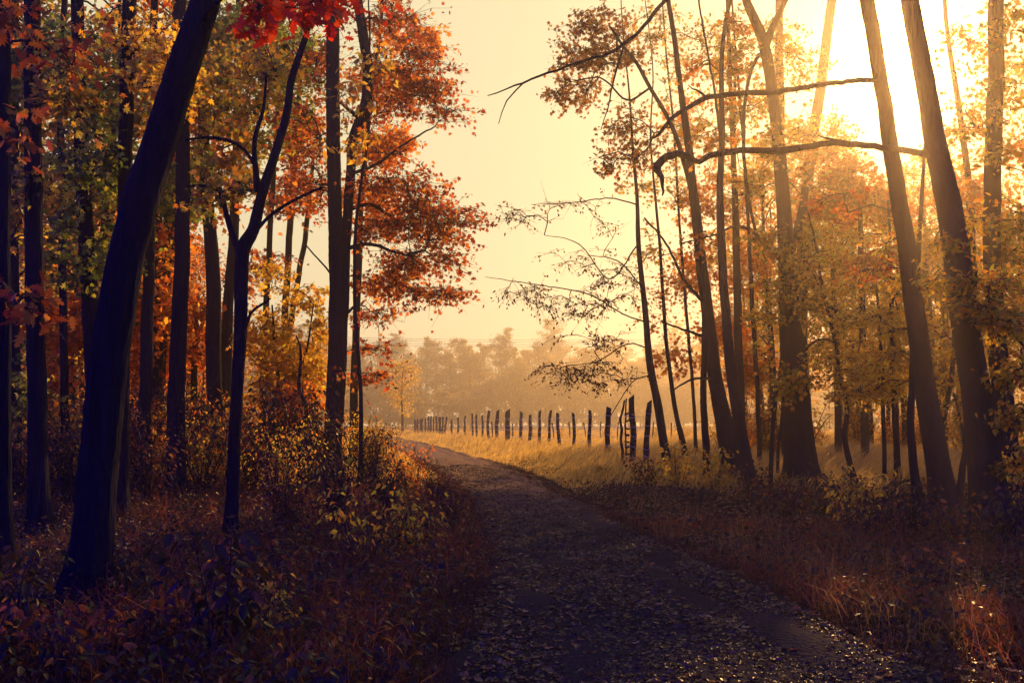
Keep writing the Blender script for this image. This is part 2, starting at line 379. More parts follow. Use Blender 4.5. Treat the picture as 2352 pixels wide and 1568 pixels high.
TREES = []
def tree(name, label, cat, stems, D=None, height=13., leafy=(), leaf=.12, kind='maple', mat='olive', per=34, spread=.5,
         limbs=(), bark='bark', top=None, group=None, base_flare=1.3, flat=.4, droop=.15, stemleaf=None, sub=4, crownname='crown', rough=.05):
    """stems: list of [(x,y,w),...] in photo pixels from the base upwards"""
    b0 = stems[0][0]
    if D is None: D = GY(b0[1])
    base = P(b0[0], b0[1], D); base[2] = 0.
    root = empty(name, base, label, cat, group)
    mb = MB(); allp = []
    for si, st in enumerate(stems):
        pts, rad = [], []
        for q in st:
            dd = D + (q[3] if len(q) > 3 else 0)
            pts.append(P(q[0], q[1], dd)); rad.append(q[2] / 2 / F * D)
        if si == 0:
            pts[0][2] = 0.06; rad[0] *= 1.0
            if pts[0][2] > pts[1][2] - .2: pts[1][2] = pts[0][2] + .3
            pts.insert(0, pts[0] + np.array([0, 0, -.25])); rad[0] *= 1.05; rad.insert(0, rad[0] * base_flare)
        if height and si < (2 if top is None else top) and pts[-1][2] < height and st[-1][1] < 40:
            d = pts[-1] - pts[-2]; d /= np.linalg.norm(d); zz = pts[-1][2]; p = pts[-1].copy(); r = rad[-1]
            k = 5
            for i in range(k):
                L = (height - zz) / k / max(.5, d[2]); d = nrm(d + np.array([R.normal(0, .08), R.normal(0, .08), .12])); p = p + d * L
                pts.append(p.copy()); rad.append(r * (1 - .82 * (i + 1) / k))
        near = D < 26 and max(rad) > .07
        pp, rr = crom(pts, rad, .07 if near else max(.12, rad[0] * 1.2))
        if near:
            for q_ in range(2): 
                w_ = np.cumsum(R.normal(0, .0018, (len(pp), 3)), 0); w_ -= np.linspace(0, 1, len(pp))[:, None] * w_[-1]; pp = pp + w_
        if len(pp) > 4 and not near:
            wob = rr[:, None] * .10 * np.sin(np.arange(len(pp))[:, None] * .55 + R.uniform(0, 6, 3)); pp = pp + wob * (np.arange(len(pp))[:, None] > 2)
        tube(mb, pp, rr, 44 if near else 16 if rad[0] > .1 else 9, rough=.012 if near else rough, ridges=.022 if near else 0, flare=near and si == 0)
        allp.append(pp)
    for lb in limbs:
        m2 = MB(); pts = [P(q[0], q[1], D + (q[3] if len(q) > 3 else 0)) for q in lb]; rad = [q[2] / 2 / F * D for q in lb]
        pp, rr = crom(pts, rad, .12); pp[1:-1] += R.normal(0, .006, (len(pp) - 2, 3))
        tube(m2, pp, rr, 9, rough=.08); m2.build('branch', M[bark], root, base); allp.append(pp)
    tmb = MB(); cen = []; 
    for b in leafy:
        cen.append(blob_points(b))
    # auto crown above the frame
    if height:
        for st in allp[:(2 if top is None else top)]:
            tp = st[-1]; lim = P(CX, 0, D)[2] * 1.08 + .3
            if tp[2] > lim + .5:
                nn = int(14 + 1.2 * (tp[2] - lim) * 2); cc = np.stack([R.normal(0, 1.5, nn), R.normal(0, 1.5, nn), R.uniform(0, 1, nn)], -1)
                zz = lim + .2 + cc[:, 2] * (tp[2] - lim + .5); cc[:, 2] = zz
                ii = np.clip(np.searchsorted(st[:, 2], zz), 0, len(st) - 1); cc[:, :2] += st[ii, :2]; cen.append(cc)
    if cen:
        cen = np.vstack(cen); sn = np.vstack(allp); sn = sn[sn[:, 2] > .5]
        A, chains, load, ends, ns = grow(sn, cen, .35)
        dirs = np.zeros_like(cen)
        bough = {}; first = {}
        for ch in chains:
            key = first.get(ch[0], ch[1])
            for q in ch[1:]: first[q] = key
            bough.setdefault(key, []).append(ch)
        for bi, (key, chs) in enumerate(sorted(bough.items(), key=lambda kv: -len(kv[1]))):
            bmb = MB()
            for ch in chs:
                p = A[ch]; ld = load[ch].copy(); ld[0] = ld[1]
                tube(bmb, p, .0042 * (ld ** .42) + .0012, 4 if ld[0] < 6 else 6, cap=False)
            if (len(chs) > 2 and bi < 14) or (len(cen) < 60 and bi < 30): bmb.build('branch', M['twig'], root, base, smooth=False)
            else:
                for V_, in zip(bmb.V): pass
                V_ = np.concatenate(bmb.V); mb.add(V_, np.concatenate(bmb.F[4]))
        for (e, ci), ch in zip(ends, chains): dirs[ci] = nrm(A[ch[-1]] - A[ch[-2]])
        pos, ax, nm = sprays(tmb, cen, dirs, per, spread, leaf, flat, droop, sub)
        mb.add(np.concatenate(tmb.V), np.concatenate(tmb.F[4]))
        sz = leaf * R.uniform(.65, 1.3, len(pos))
        cr = leaves_obj(crownname, kind, pos, ax, nm, sz, M[mat], root, base)
        # colour drifts by clump rather than purely per leaf
    mb.build('trunk', M[bark], root, base)
    if stemleaf:
        x0, y0, x1, y1, n_, lm = stemleaf
        t = R.uniform(0, 1, n_); pos = np.array([P(x0 + (x1 - x0) * a + R.normal(0, 14), y0 + (y1 - y0) * a, D - R.uniform(.1, .9)) for a in t])
        ax = R.normal(0, .4, (n_, 3)); ax[:, 2] -= 1; nm = R.normal(0, 1, (n_, 3))
        o = leaves_obj('leaf_spray', 'oval', pos, ax, nm, leaf * R.uniform(.6, 1., n_), M[lm], root, base)
    TREES.append(root); return root
# ================================================================== SETTING
def hgt(x, y):
    x = np.asarray(x, float); y = np.asarray(y, float)
    return .035 * np.sin(.9 * x + .3) * np.cos(.7 * y + 1) + .05 * np.sin(.31 * x + 1.3) * np.sin(.23 * y) + .012 * np.sin(3.1 * x) * np.sin(2.7 * y + .5)

PL = [(2.0,-.9), (5.4,-.45), (7.2,-.35), (9.8,-.28), (13,-.45), (18,-.76), (24,-1.4), (29.6,-2.3), (40,-3.9), (55,-6.4), (75,-9.6), (97,-13.4), (130,-21)]
PR = [(2.0,2.5), (5.4,2.35), (7.2,2.15), (9.8,1.95), (13,1.7), (18,1.30), (24,.75), (29.6,.05), (40,-1.5), (55,-3.8), (75,-7.2), (97,-11.2), (130,-18.8)]
def pedge(Y, E): return np.interp(Y, [e[0] for e in E], [e[1] for e in E])
def inpath(x, y, m=0.0): return (x > pedge(y, PL) - m) & (x < pedge(y, PR) + m)

# ground sheet
gx = np.concatenate([-np.geomspace(420, 14, 40), np.linspace(-13.6, 13.6, 110), np.geomspace(14, 420, 40)])
gy = np.concatenate([np.linspace(-60, -2, 20), np.linspace(-1, 32, 120), np.geomspace(32.6, 620, 70)])
X, Y = np.meshgrid(gx, gy); Z = hgt(X, Y)
Z = Z - .05 * inpath(X, Y, -.1)
nx, ny = len(gx), len(gy)
i = np.arange(ny - 1)[:, None] * nx + np.arange(nx - 1)[None]
Fq = np.stack([i, i + 1, i + nx + 1, i + nx], -1).reshape(-1, 4)
m, t = mat_base('forest_floor')
geo = t.nodes.new('ShaderNodeNewGeometry'); no = t.nodes.new('ShaderNodeTexNoise'); no.inputs['Scale'].default_value = 2.5; no.inputs['Detail'].default_value = 8
t.links.new(geo.outputs['Position'], no.inputs['Vector'])
n2 = t.nodes.new('ShaderNodeTexVoronoi'); n2.inputs['Scale'].default_value = 14; t.links.new(geo.outputs['Position'], n2.inputs['Vector'])
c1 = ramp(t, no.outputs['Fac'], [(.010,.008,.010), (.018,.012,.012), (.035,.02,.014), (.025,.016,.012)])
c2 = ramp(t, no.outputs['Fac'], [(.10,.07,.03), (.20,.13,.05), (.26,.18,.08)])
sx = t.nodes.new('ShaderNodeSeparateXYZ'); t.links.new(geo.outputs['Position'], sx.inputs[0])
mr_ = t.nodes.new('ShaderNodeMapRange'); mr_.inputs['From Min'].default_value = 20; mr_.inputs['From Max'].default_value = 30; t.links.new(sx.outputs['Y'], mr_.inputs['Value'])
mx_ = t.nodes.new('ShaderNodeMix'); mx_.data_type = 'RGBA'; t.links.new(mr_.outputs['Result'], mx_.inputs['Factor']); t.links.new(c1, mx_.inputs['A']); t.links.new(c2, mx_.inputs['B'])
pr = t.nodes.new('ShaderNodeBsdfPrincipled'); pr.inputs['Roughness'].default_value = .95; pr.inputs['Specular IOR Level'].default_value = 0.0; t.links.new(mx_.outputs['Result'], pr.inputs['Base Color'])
bp = t.nodes.new('ShaderNodeBump'); bp.inputs['Strength'].default_value = .8; bp.inputs['Distance'].default_value = .04; t.links.new(n2.outputs['Distance'], bp.inputs['Height']); t.links.new(bp.outputs[0], pr.inputs['Normal'])
o_ = t.nodes.new('ShaderNodeOutputMaterial'); t.links.new(pr.outputs[0], o_.inputs[0])
g = mesh_obj('ground', np.stack([X, Y, Z], -1).reshape(-1, 3), [(4, Fq)], m, smooth=True); prop(g, kind='structure')

# path
py_ = np.concatenate([np.linspace(.5, 32, 260), np.geomspace(32.2, 130, 90)]); s_ = np.linspace(0, 1, 41)
L = pedge(py_, PL); Rr = pedge(py_, PR)
L = L + .07 * np.sin(py_ * 1.9) + .05 * np.sin(py_ * 4.3); Rr = Rr + .08 * np.sin(py_ * 1.6 + 1) + .05 * np.sin(py_ * 3.7)
XX = L[:, None] + (Rr - L)[:, None] * s_[None]; YY = np.repeat(py_[:, None], 41, 1)
edge = np.minimum(1, np.minimum(s_, 1 - s_) / .08)
rut = -.05 * np.exp(-((s_ - .25) / .08) ** 2) - .05 * np.exp(-((s_ - .74) / .07) ** 2)
ZZ = hgt(XX, YY) + (.02 + .035 * edge + rut)[None] - .07 * (1 - edge)[None] + .012 * np.sin(XX * 5.1 + np.sin(YY * 3)) * np.sin(YY * 4.3)
i = np.arange(len(py_) - 1)[:, None] * 41 + np.arange(40)[None]
Fq = np.stack([i, i + 1, i + 42, i + 41], -1).reshape(-1, 4)
m, t = mat_base('gravel_track_shade_to_sun')
geo = t.nodes.new('ShaderNodeNewGeometry')
no = t.nodes.new('ShaderNodeTexNoise'); no.inputs['Scale'].default_value = 1.3; no.inputs['Detail'].default_value = 10; no.inputs['Roughness'].default_value = .7
n2 = t.nodes.new('ShaderNodeTexNoise'); n2.inputs['Scale'].default_value = 38; n2.inputs['Detail'].default_value = 6
for q in (no, n2): t.links.new(geo.outputs['Position'], q.inputs['Vector'])
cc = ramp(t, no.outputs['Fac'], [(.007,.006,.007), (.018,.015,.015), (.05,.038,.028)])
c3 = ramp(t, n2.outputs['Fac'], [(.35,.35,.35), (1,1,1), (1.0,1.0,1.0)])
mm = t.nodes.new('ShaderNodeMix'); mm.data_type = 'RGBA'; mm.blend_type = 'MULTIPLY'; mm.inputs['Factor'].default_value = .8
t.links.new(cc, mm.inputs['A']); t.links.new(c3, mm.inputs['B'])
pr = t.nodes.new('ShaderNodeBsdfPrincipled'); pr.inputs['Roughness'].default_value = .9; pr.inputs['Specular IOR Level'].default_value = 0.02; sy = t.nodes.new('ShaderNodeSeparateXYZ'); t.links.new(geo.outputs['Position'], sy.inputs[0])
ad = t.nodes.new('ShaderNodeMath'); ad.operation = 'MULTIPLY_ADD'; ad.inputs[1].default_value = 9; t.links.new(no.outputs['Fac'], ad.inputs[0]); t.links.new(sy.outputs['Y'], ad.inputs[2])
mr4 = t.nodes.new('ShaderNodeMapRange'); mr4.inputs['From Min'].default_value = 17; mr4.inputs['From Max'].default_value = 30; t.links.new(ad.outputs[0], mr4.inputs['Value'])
sun_tone = ramp(t, no.outputs['Fac'], [(.14,.085,.03), (.27,.165,.06), (.38,.24,.09)])  # far track's sunlight put into the colour; the darker near tone holds shade
msd = t.nodes.new('ShaderNodeMix'); msd.data_type = 'RGBA'; t.links.new(mr4.outputs['Result'], msd.inputs['Factor']); t.links.new(mm.outputs['Result'], msd.inputs['A']); t.links.new(sun_tone, msd.inputs['B'])
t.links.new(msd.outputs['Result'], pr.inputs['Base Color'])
bp = t.nodes.new('ShaderNodeBump'); bp.inputs['Strength'].default_value = .9; bp.inputs['Distance'].default_value = .03; t.links.new(n2.outputs['Fac'], bp.inputs['Height']); t.links.new(bp.outputs[0], pr.inputs['Normal'])
o_ = t.nodes.new('ShaderNodeOutputMaterial'); t.links.new(pr.outputs[0], o_.inputs[0])
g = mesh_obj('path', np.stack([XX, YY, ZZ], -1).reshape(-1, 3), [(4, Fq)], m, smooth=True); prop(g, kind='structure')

def up(n, tilt=.35):
    a = R.normal(0, tilt, (n, 3)); a[:, 2] += 1; return a
def flat_axis(n):
    a = R.uniform(0, 6.283, n); return np.stack([np.cos(a), np.sin(a), R.normal(0, .12, n)], -1)
def pers(n, y0, y1, xa, xb):
    """random ground points, denser near the camera"""
    y = y0 * (y1 / y0) ** R.uniform(0, 1, n); 
    x = R.uniform(0, 1, n) * (xb(y) - xa(y)) + xa(y)
    return x, y
def z3(x, y, dz=0.0): return np.stack([x, y, hgt(x, y) + dz], -1)

def track_z(x, y):
    s0 = np.clip((x - pedge(y, PL)) / (pedge(y, PR) - pedge(y, PL)), 0, 1); e0 = np.minimum(1, np.minimum(s0, 1 - s0) / .08)
    return .02 + .035 * e0 - .05 * np.exp(-((s0 - .25) / .08) ** 2) - .05 * np.exp(-((s0 - .74) / .08) ** 2) - .07 * (1 - e0) + .012 * np.sin(x * 5.1 + np.sin(y * 3)) * np.sin(y * 4.3) * (s0 > 0) * (s0 < 1)
# fallen leaves
xs, ys = pers(34000, 3.2, 38, lambda y: -y * .62 - 2, lambda y: y * .62 + 2)
keep = ~inpath(xs, ys) | (R.uniform(0, 1, len(xs)) < .16 + .30 * (np.sin(xs * 2.1 + 1.5 * np.sin(ys * .9)) * np.sin(ys * .8 + 1) > -.1) + .4 * ~inpath(xs, ys, -.45)); xs, ys = xs[keep], ys[keep]
inp = inpath(xs, ys, -.1)
p = z3(xs, ys, 0.0); p[:, 2] += np.where(inp, track_z(xs, ys) + .004, .02)
o = leaves_obj('fallen_leaves', 'curl', p, flat_axis(len(xs)), up(len(xs), .35), np.where(inp, .72, 1.0) * R.uniform(.03, .08, len(xs)) * (1 + .02 * ys), M['litter'])
prop(o, 'dry curled autumn leaves scattered over the track and forest floor', 'fallen leaves', kind='stuff')

# fine crumbs and leaf bits trodden into the track, drifted along its edges
n = 75000; ys = 3.2 * (32 / 3.2) ** R.uniform(0, 1, n); u_ = R.beta(.55, .55, n)
wd = pedge(ys, PR) - pedge(ys, PL); xs = pedge(ys, PL) - .25 + u_ * (wd + .5)
kp = R.uniform(0, 1, n) < .62 + .38 * (np.sin(xs * 2.3 + np.sin(ys * .7) * 2) * np.sin(ys * 1.1 + xs) * .5 + .5); xs, ys = xs[kp], ys[kp]
p = z3(xs, ys, .004); p[:, 2] += np.maximum(track_z(xs, ys), .0)
o = leaves_obj('leaf_crumbs', 'curl', p, flat_axis(len(xs)), up(len(xs), .5), R.uniform(.010, .034, len(xs)) * (1 + .03 * ys), M['crumb'])
prop(o, 'dark crumbled leaf bits and grit trodden into the dirt track', 'leaf litter', kind='stuff')

# dry meadow grass in the field
def blades(name, x, y, h, w, mat, label, cat, lean=.25, dz=-.03, wind=(.25, 0)):
    n = len(x); ax = np.stack([R.normal(wind[0], lean, n), R.normal(wind[1], lean, n), np.ones(n)], -1)
    ax = nrm(ax); nm = np.stack([R.normal(0, .6, n), R.normal(-1, .5, n), np.zeros(n)], -1)
    p = z3(x, y, dz)
    side = nrm(np.cross(ax, nm))
    V = np.zeros((n, 5, 3)); hh = np.asarray(h)[:, None]; ww = np.asarray(w)[:, None]
    bend = np.stack([R.normal(wind[0], .25, n), R.normal(0, .25, n), R.uniform(-.30, -.02, n)], -1) * hh
    V[:, 0] = p - side * ww / 2; V[:, 1] = p + side * ww / 2
    mid = p + ax * hh * .55; V[:, 2] = mid + side * ww * .42; V[:, 3] = mid - side * ww * .42
    V[:, 4] = p + ax * hh + bend * .8
    off = (np.arange(n) * 5)[:, None]; r_ = R.uniform(0, 1, n)
    o = mesh_obj(name, V.reshape(-1, 3), [(4, np.array([[0, 1, 2, 3]]) + off), (3, np.array([[3, 2, 4]]) + off)], M[mat], rnd=np.concatenate([r_, r_]))
    return prop(o, label, cat, kind='stuff')
n = 190000
ys = 17 * (135 / 17) ** (R.uniform(0, 1, n) ** 1.1); xs = pedge(ys, PR) + .3 + (R.uniform(0, 1, n) ** 1.2) * (ys * .75 + 6)
clump = np.sin(xs * .9 + 2 * np.sin(ys * .35)) * np.cos(ys * .55 + xs * .2) * .5 + .5
fade = np.clip((ys - 20.5 - 1.8 * np.sin(xs * .8) - 1.2 * np.sin(xs * 2.3 + 1)) / 4.5, 0, 1)
keep = R.uniform(0, 1, n) < (.45 + .55 * clump) * fade; xs, ys, clump = xs[keep], ys[keep], clump[keep]
dp = xs - pedge(ys, PR)
h = (.36 + .50 * clump) * np.clip(dp / 1.6, .30, 1) * R.uniform(.6, 1.3, len(xs)) * np.clip((ys - 15) / 12, .35, 1)
blades('meadow_grass', xs, ys, h, .010 + .0005 * ys, 'grass', 'tall dry golden meadow grass beyond and right of the track', 'grass')
n = 26000
ys = 24 * (130 / 24) ** R.uniform(0, 1, n); xs = pedge(ys, PL) - .2 - (R.uniform(0, 1, n) ** 1.5) * (ys * .35 + 2)
dp = pedge(ys, PL) - xs
blades('verge_grass', xs, ys, .5 * np.clip(dp / 1.2, .25, 1) * R.uniform(.5, 1.3, n), .010 + .0005 * ys, 'grass', 'dry grass along the far left verge of the track', 'grass')

# rusty grass in the foreground, tufted
def tufts(name, centres, per, hgt_, label, rad=.16, mat='redgrass', w=.006):
    n = len(centres) * per; c = np.repeat(centres, per, 0)
    x = c[:, 0] + R.normal(0, rad, n); y = c[:, 1] + R.normal(0, rad, n)
    k = ~inpath(x, y, -.05); x, y = x[k], y[k]
    return blades(name, x, y, hgt_ * R.uniform(.45, 1.3, len(x)), np.full(len(x), w), mat, label, 'grass', lean=.38, wind=(0, 0))
def side_pts(n, y0, y1, side, spread):
    y = y0 * (y1 / y0) ** R.uniform(0, 1, n)
    if side > 0: x = pedge(y, PR) + .1 + R.uniform(0, 1, n) ** 1.3 * spread(y)
    else: x = pedge(y, PL) - .1 - R.uniform(0, 1, n) ** 1.2 * spread(y)
    return np.stack([x, y], -1)
rg = side_pts(900, 4.3, 14, 1, lambda y: y * .38 + .5); rg = rg[(np.sin(rg[:, 0] * 1.7 + 1) * np.cos(rg[:, 1] * 1.1) > -.25)]
tufts('rusty_grass', rg, 40, .24, 'rusty red brown grass tufts right of the track')
tufts('bank_grass', side_pts(650, 4.0, 26, -1, lambda y: y * .42 + 1), 30, .28, 'dark brown grass tufts on the left bank of the track', mat='bankgrass')

ye = 4.2 * (34 / 4.2) ** R.uniform(0, 1, 520); sd_ = R.integers(0, 2, 520)
xe = np.where(sd_ == 0, pedge(ye, PL) + R.normal(-.02, .10, 520), pedge(ye, PR) + R.normal(.0, .12, 520))
c_ = np.repeat(np.stack([xe, ye], -1), 30, 0); xx_ = c_[:, 0] + R.normal(0, .09, len(c_)); yy_ = c_[:, 1] + R.normal(0, .09, len(c_))
blades('edge_grass', xx_, yy_, R.uniform(.04, .17, len(xx_)), np.full(len(xx_), .005), 'bankgrass', 'short dark grass creeping over both ragged edges of the track', 'grass', lean=.5, wind=(0, 0), dz=.0)

wsp = side_pts(330, 4.6, 22, -1, lambda y: y * .30 + .4); tufts('wispy_grass', wsp, 16, .46, 'tall wispy dry brown grass standing on the left bank', rad=.12, mat='redgrass', w=.004)
wsp = side_pts(260, 6, 19, 1, lambda y: y * .34 + .5); tufts('weedy_grass', wsp, 16, .36, 'rough brown grass and weeds on the right verge under the trees', rad=.12, mat='rustgrass', w=.004)

# low herbs and bramble cover
def cover(name, pts, per, hmax, size, mat, label, kind='oval'):
    n = len(pts) * per; c = np.repeat(pts, per, 0); hs = np.repeat(hmax * R.uniform(.4, 1.1, len(pts)), per)
    x = c[:, 0] + R.normal(0, .20, n); y = c[:, 1] + R.normal(0, .20, n); k = ~inpath(x, y, -.05)
    x, y, hs = x[k], y[k], hs[k]
    p = z3(x, y, 0); p[:, 2] += hs * R.uniform(.1, 1, len(x)) ** .8
    ax = flat_axis(len(x)); ax[:, 2] -= R.uniform(0, .9, len(x))
    o = leaves_obj(name, kind, p, ax, up(len(x), .6), size * R.uniform(.55, 1.3, len(x)), M[mat])
    return prop(o, label, 'ground cover', kind='stuff')
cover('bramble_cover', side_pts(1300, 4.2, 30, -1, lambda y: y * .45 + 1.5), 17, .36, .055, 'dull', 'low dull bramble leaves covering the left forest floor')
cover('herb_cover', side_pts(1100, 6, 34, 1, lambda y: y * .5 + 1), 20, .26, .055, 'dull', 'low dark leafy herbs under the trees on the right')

# ------------------------------------------------------------------ wire fence
def zp(zx, zy, D): return P((800 + zx / 2.614) * .98, (700 + zy / 2.614) * .98, D)
FP = [(1888,628,28.5,36,-22),(1776,600,30,38,8),(1746,610,30.4,9,4),(1640,665,33,32,-12),(1522,682,36.5,22,-2),(1420,700,40,18,10),(1326,700,43,20,16),(1284,682,45.5,18,-20),
      (1217,685,48,18,-10),(1157,710,51,18,-12),(1103,693,53,20,-3),(1020,681,56,30,-4),(959,682,59,22,-8),(906,685,62,17,0),(862,712,66,13,-2),(829,709,69,13,2),(801,701,72,12,0),
      (759,718,76,13,-5),(714,727,81,12,0),(676,736,85,12,3),(646,722,88,12,-22),(622,722,89,11,-5),(609,722,91,13,2),(597,722,93,12,0),(580,716,95,13,3),(565,722,97,9,0),(549,718,98,12,-3),(534,718,100,13,0),
      (515,730,102,11,-2),(497,730,104,13,-3),(484,736,106,11,0),(468,738,108,13,2),(452,740,110,15,0)]
f0 = P((800 + 1888 / 2.614) * .98, 972, 28.5)
fence = empty('wire_fence', (f0[0], f0[1], 0), 'old wire fence on rough dark split posts curving along the golden meadow', 'fence')
post_tops = []
org = (f0[0], f0[1], 0)
for k_, (zx, zy, D, w, lean) in enumerate(FP):
    tp = zp(zx, zy, D); bt = zp(zx + lean, 763 + 1.4 / D * 6100, D); bt[2] = -.1
    r = w / 2 / 6100 * D * 1.0
    mb = MB(); n_ = 9; ts = np.linspace(0, 1, n_)[:, None]
    pts = bt + (tp - bt) * ts; kink = R.normal(0, .016, (n_, 3)); kink[:, 2] = 0; kink[0] = 0
    pts = pts + np.cumsum(kink, 0) * np.sin(ts * math.pi)
    rr = r * (1.12 - .2 * ts[:, 0]) * R.uniform(.9, 1.12, n_)
    pts[-1] = pts[-2] + (pts[-1] - pts[-2]); 
    tube(mb, pts, rr, 9, rough=.07)
    # slanted saw-cut top
    Vt = mb.V[-1]; Vt[-9:, 2] += (Vt[-9:, 0] - tp[0]) * R.choice([-1, 1]) * R.uniform(.2, .9)
    po = mb.build('post', M['post'], fence, org, smooth=False)
    # wire wrapped round the post
    wm = MB(); a = np.linspace(0, 2 * math.pi, 14)
    for hz in (.45, .75, 1.05, 1.35, 1.65) if D < 75 else ():
        zz = hz + R.normal(0, .03); 
        if zz > tp[2] - .05: continue
        cc = np.array([np.interp(zz, pts[:, 2], pts[:, 0]), np.interp(zz, pts[:, 2], pts[:, 1]), zz])
        ring = cc + np.stack([np.cos(a) * (r * 1.13 + .006), np.sin(a) * (r * 1.13 + .006), R.normal(.0, .01) + .05 * np.sin(a)], -1)
        wm = MB(); tube(wm, ring, np.full(14, .008), 4, cap=False); wm.build('wire_wrap', M['wire'], po, org)
    post_tops.append(pts)
# crooked stick with pegs leaning against the second post
mb = MB(); st = [zp(x, y, 30) for x, y in ((1722,985),(1722,930),(1712,860),(1718,800),(1708,740),(1722,690),(1735,620))]
pp, rr = crom(st, [.045,.045,.04,.045,.038,.035,.025], .1); pp[0][2] = 0; tube(mb, pp, rr, 8, rough=.1)
mb.build('crooked_brace', M['post'], fence, org)
mb = MB()
for zy in (700, 745, 790, 830, 872, 908, 950):
    mb = MB(); dx_ = R.uniform(-4, 8); tube(mb, [zp(1732 + dx_, zy + R.uniform(-6, 6), 29.9), zp(1748, zy + 5, 30.0), zp(1766, zy + R.uniform(-4, 8), 30)], [.012, .028, .03], 6, rough=.2)
    mb.build('rung', M['post'], fence, org)
order = [k for k in range(len(FP)) if k not in (2,)]
for hz in (.42, .72, 1.02, 1.32, 1.66):
    mb = MB(); ps = []
    for k in order:
        q = post_tops[k]; zz = min(hz + R.normal(0, .025), q[-1, 2] - .04)
        ps.append([np.interp(zz, q[:, 2], q[:, 0]), np.interp(zz, q[:, 2], q[:, 1]) - FP[k][3] / 2 / 6100 * FP[k][2], zz])
    ps = np.array(ps); outp = []
    for a_, b_ in zip(ps[:-1], ps[1:]):
        for t_ in np.arange(6) / 6: q = a_ + (b_ - a_) * t_; q[2] -= .07 * math.sin(math.pi * t_) * R.uniform(.5, 1.3); outp.append(q)
    outp.append(ps[-1]); outp = np.array(outp); tube(mb, outp, np.full(len(outp), .0045) + .00006 * outp[:, 1], 4, cap=False)
    mb.build('wire', M['wire'], fence, org)
# extension of the fence to the right, behind the trees (wire only seen faintly): thin posts of a second fence in the meadow
fx = [(927,60),(1050,62),(1170,63),(1300,64),(1400,65),(1497,66),(1594,67),(1690,66),(1800,64),(1905,63),(2020,62)]
b0 = zp(1400, 763, 62); f2 = empty('field_fence', (b0[0], b0[1], 0), 'thin hazy wire fence crossing the meadow behind the dark posts', 'fence')
tops = []
for x, D in fx:
    tpz = 1.45 + R.normal(0, .07); b = zp(x, 763, D); mb = MB(); pts = np.array([[b[0], b[1], -.1], [b[0] + R.normal(0, .03), b[1], .8], [b[0] + R.normal(0, .06), b[1], tpz]])
    tube(mb, pts, [.045, .04, .04], 7, rough=.06); mb.build('post', M['post'], f2, (b0[0], b0[1], 0)); tops.append(pts)
for hz in (.5, .85, 1.2):
    mb = MB(); q = np.array([[t_[1][0], t_[1][1] - .04, hz] for t_ in tops]); tube(mb, q, np.full(len(q), .006), 4, cap=False); mb.build('wire', M['wire'], f2, (b0[0], b0[1], 0))

# overhead line before the treeline
pw = empty('power_line', (-60, 165, 0), 'four thin sagging overhead cables crossing in front of the hazy treeline', 'power line')
for yy in (775, 780, 786, 791):
    mb = MB(); a_ = P(560, yy - 6, 170); b_ = P(1900, yy - 2, 190); n_ = 24; t_ = np.linspace(0, 1, n_)[:, None]
    q = a_ + (b_ - a_) * t_; q[:, 2] -= .8 * np.sin(math.pi * t_[:, 0]); tube(mb, q, np.full(n_, .028), 5, cap=False); mb.build('cable', M['cable'], pw, (-60, 165, 0))
for X_ in (0, 1):
    q = P(560, 770, 170) if X_ == 0 else P(1900, 774, 190); mb = MB(); tube(mb, [[q[0], q[1], -.2], [q[0], q[1], q[2] * .5], [q[0], q[1], q[2] + .4]], [.16, .13, .1], 8)
    mb.build('pole', M['post'], pw, (-60, 165, 0))
    mb = MB(); tube(mb, [[q[0] - .05, q[1] - 1, q[2]], [q[0], q[1] - .16, q[2]]], [.05, .05], 6); mb.build('crossarm', M['post'], pw, (-60, 165, 0))
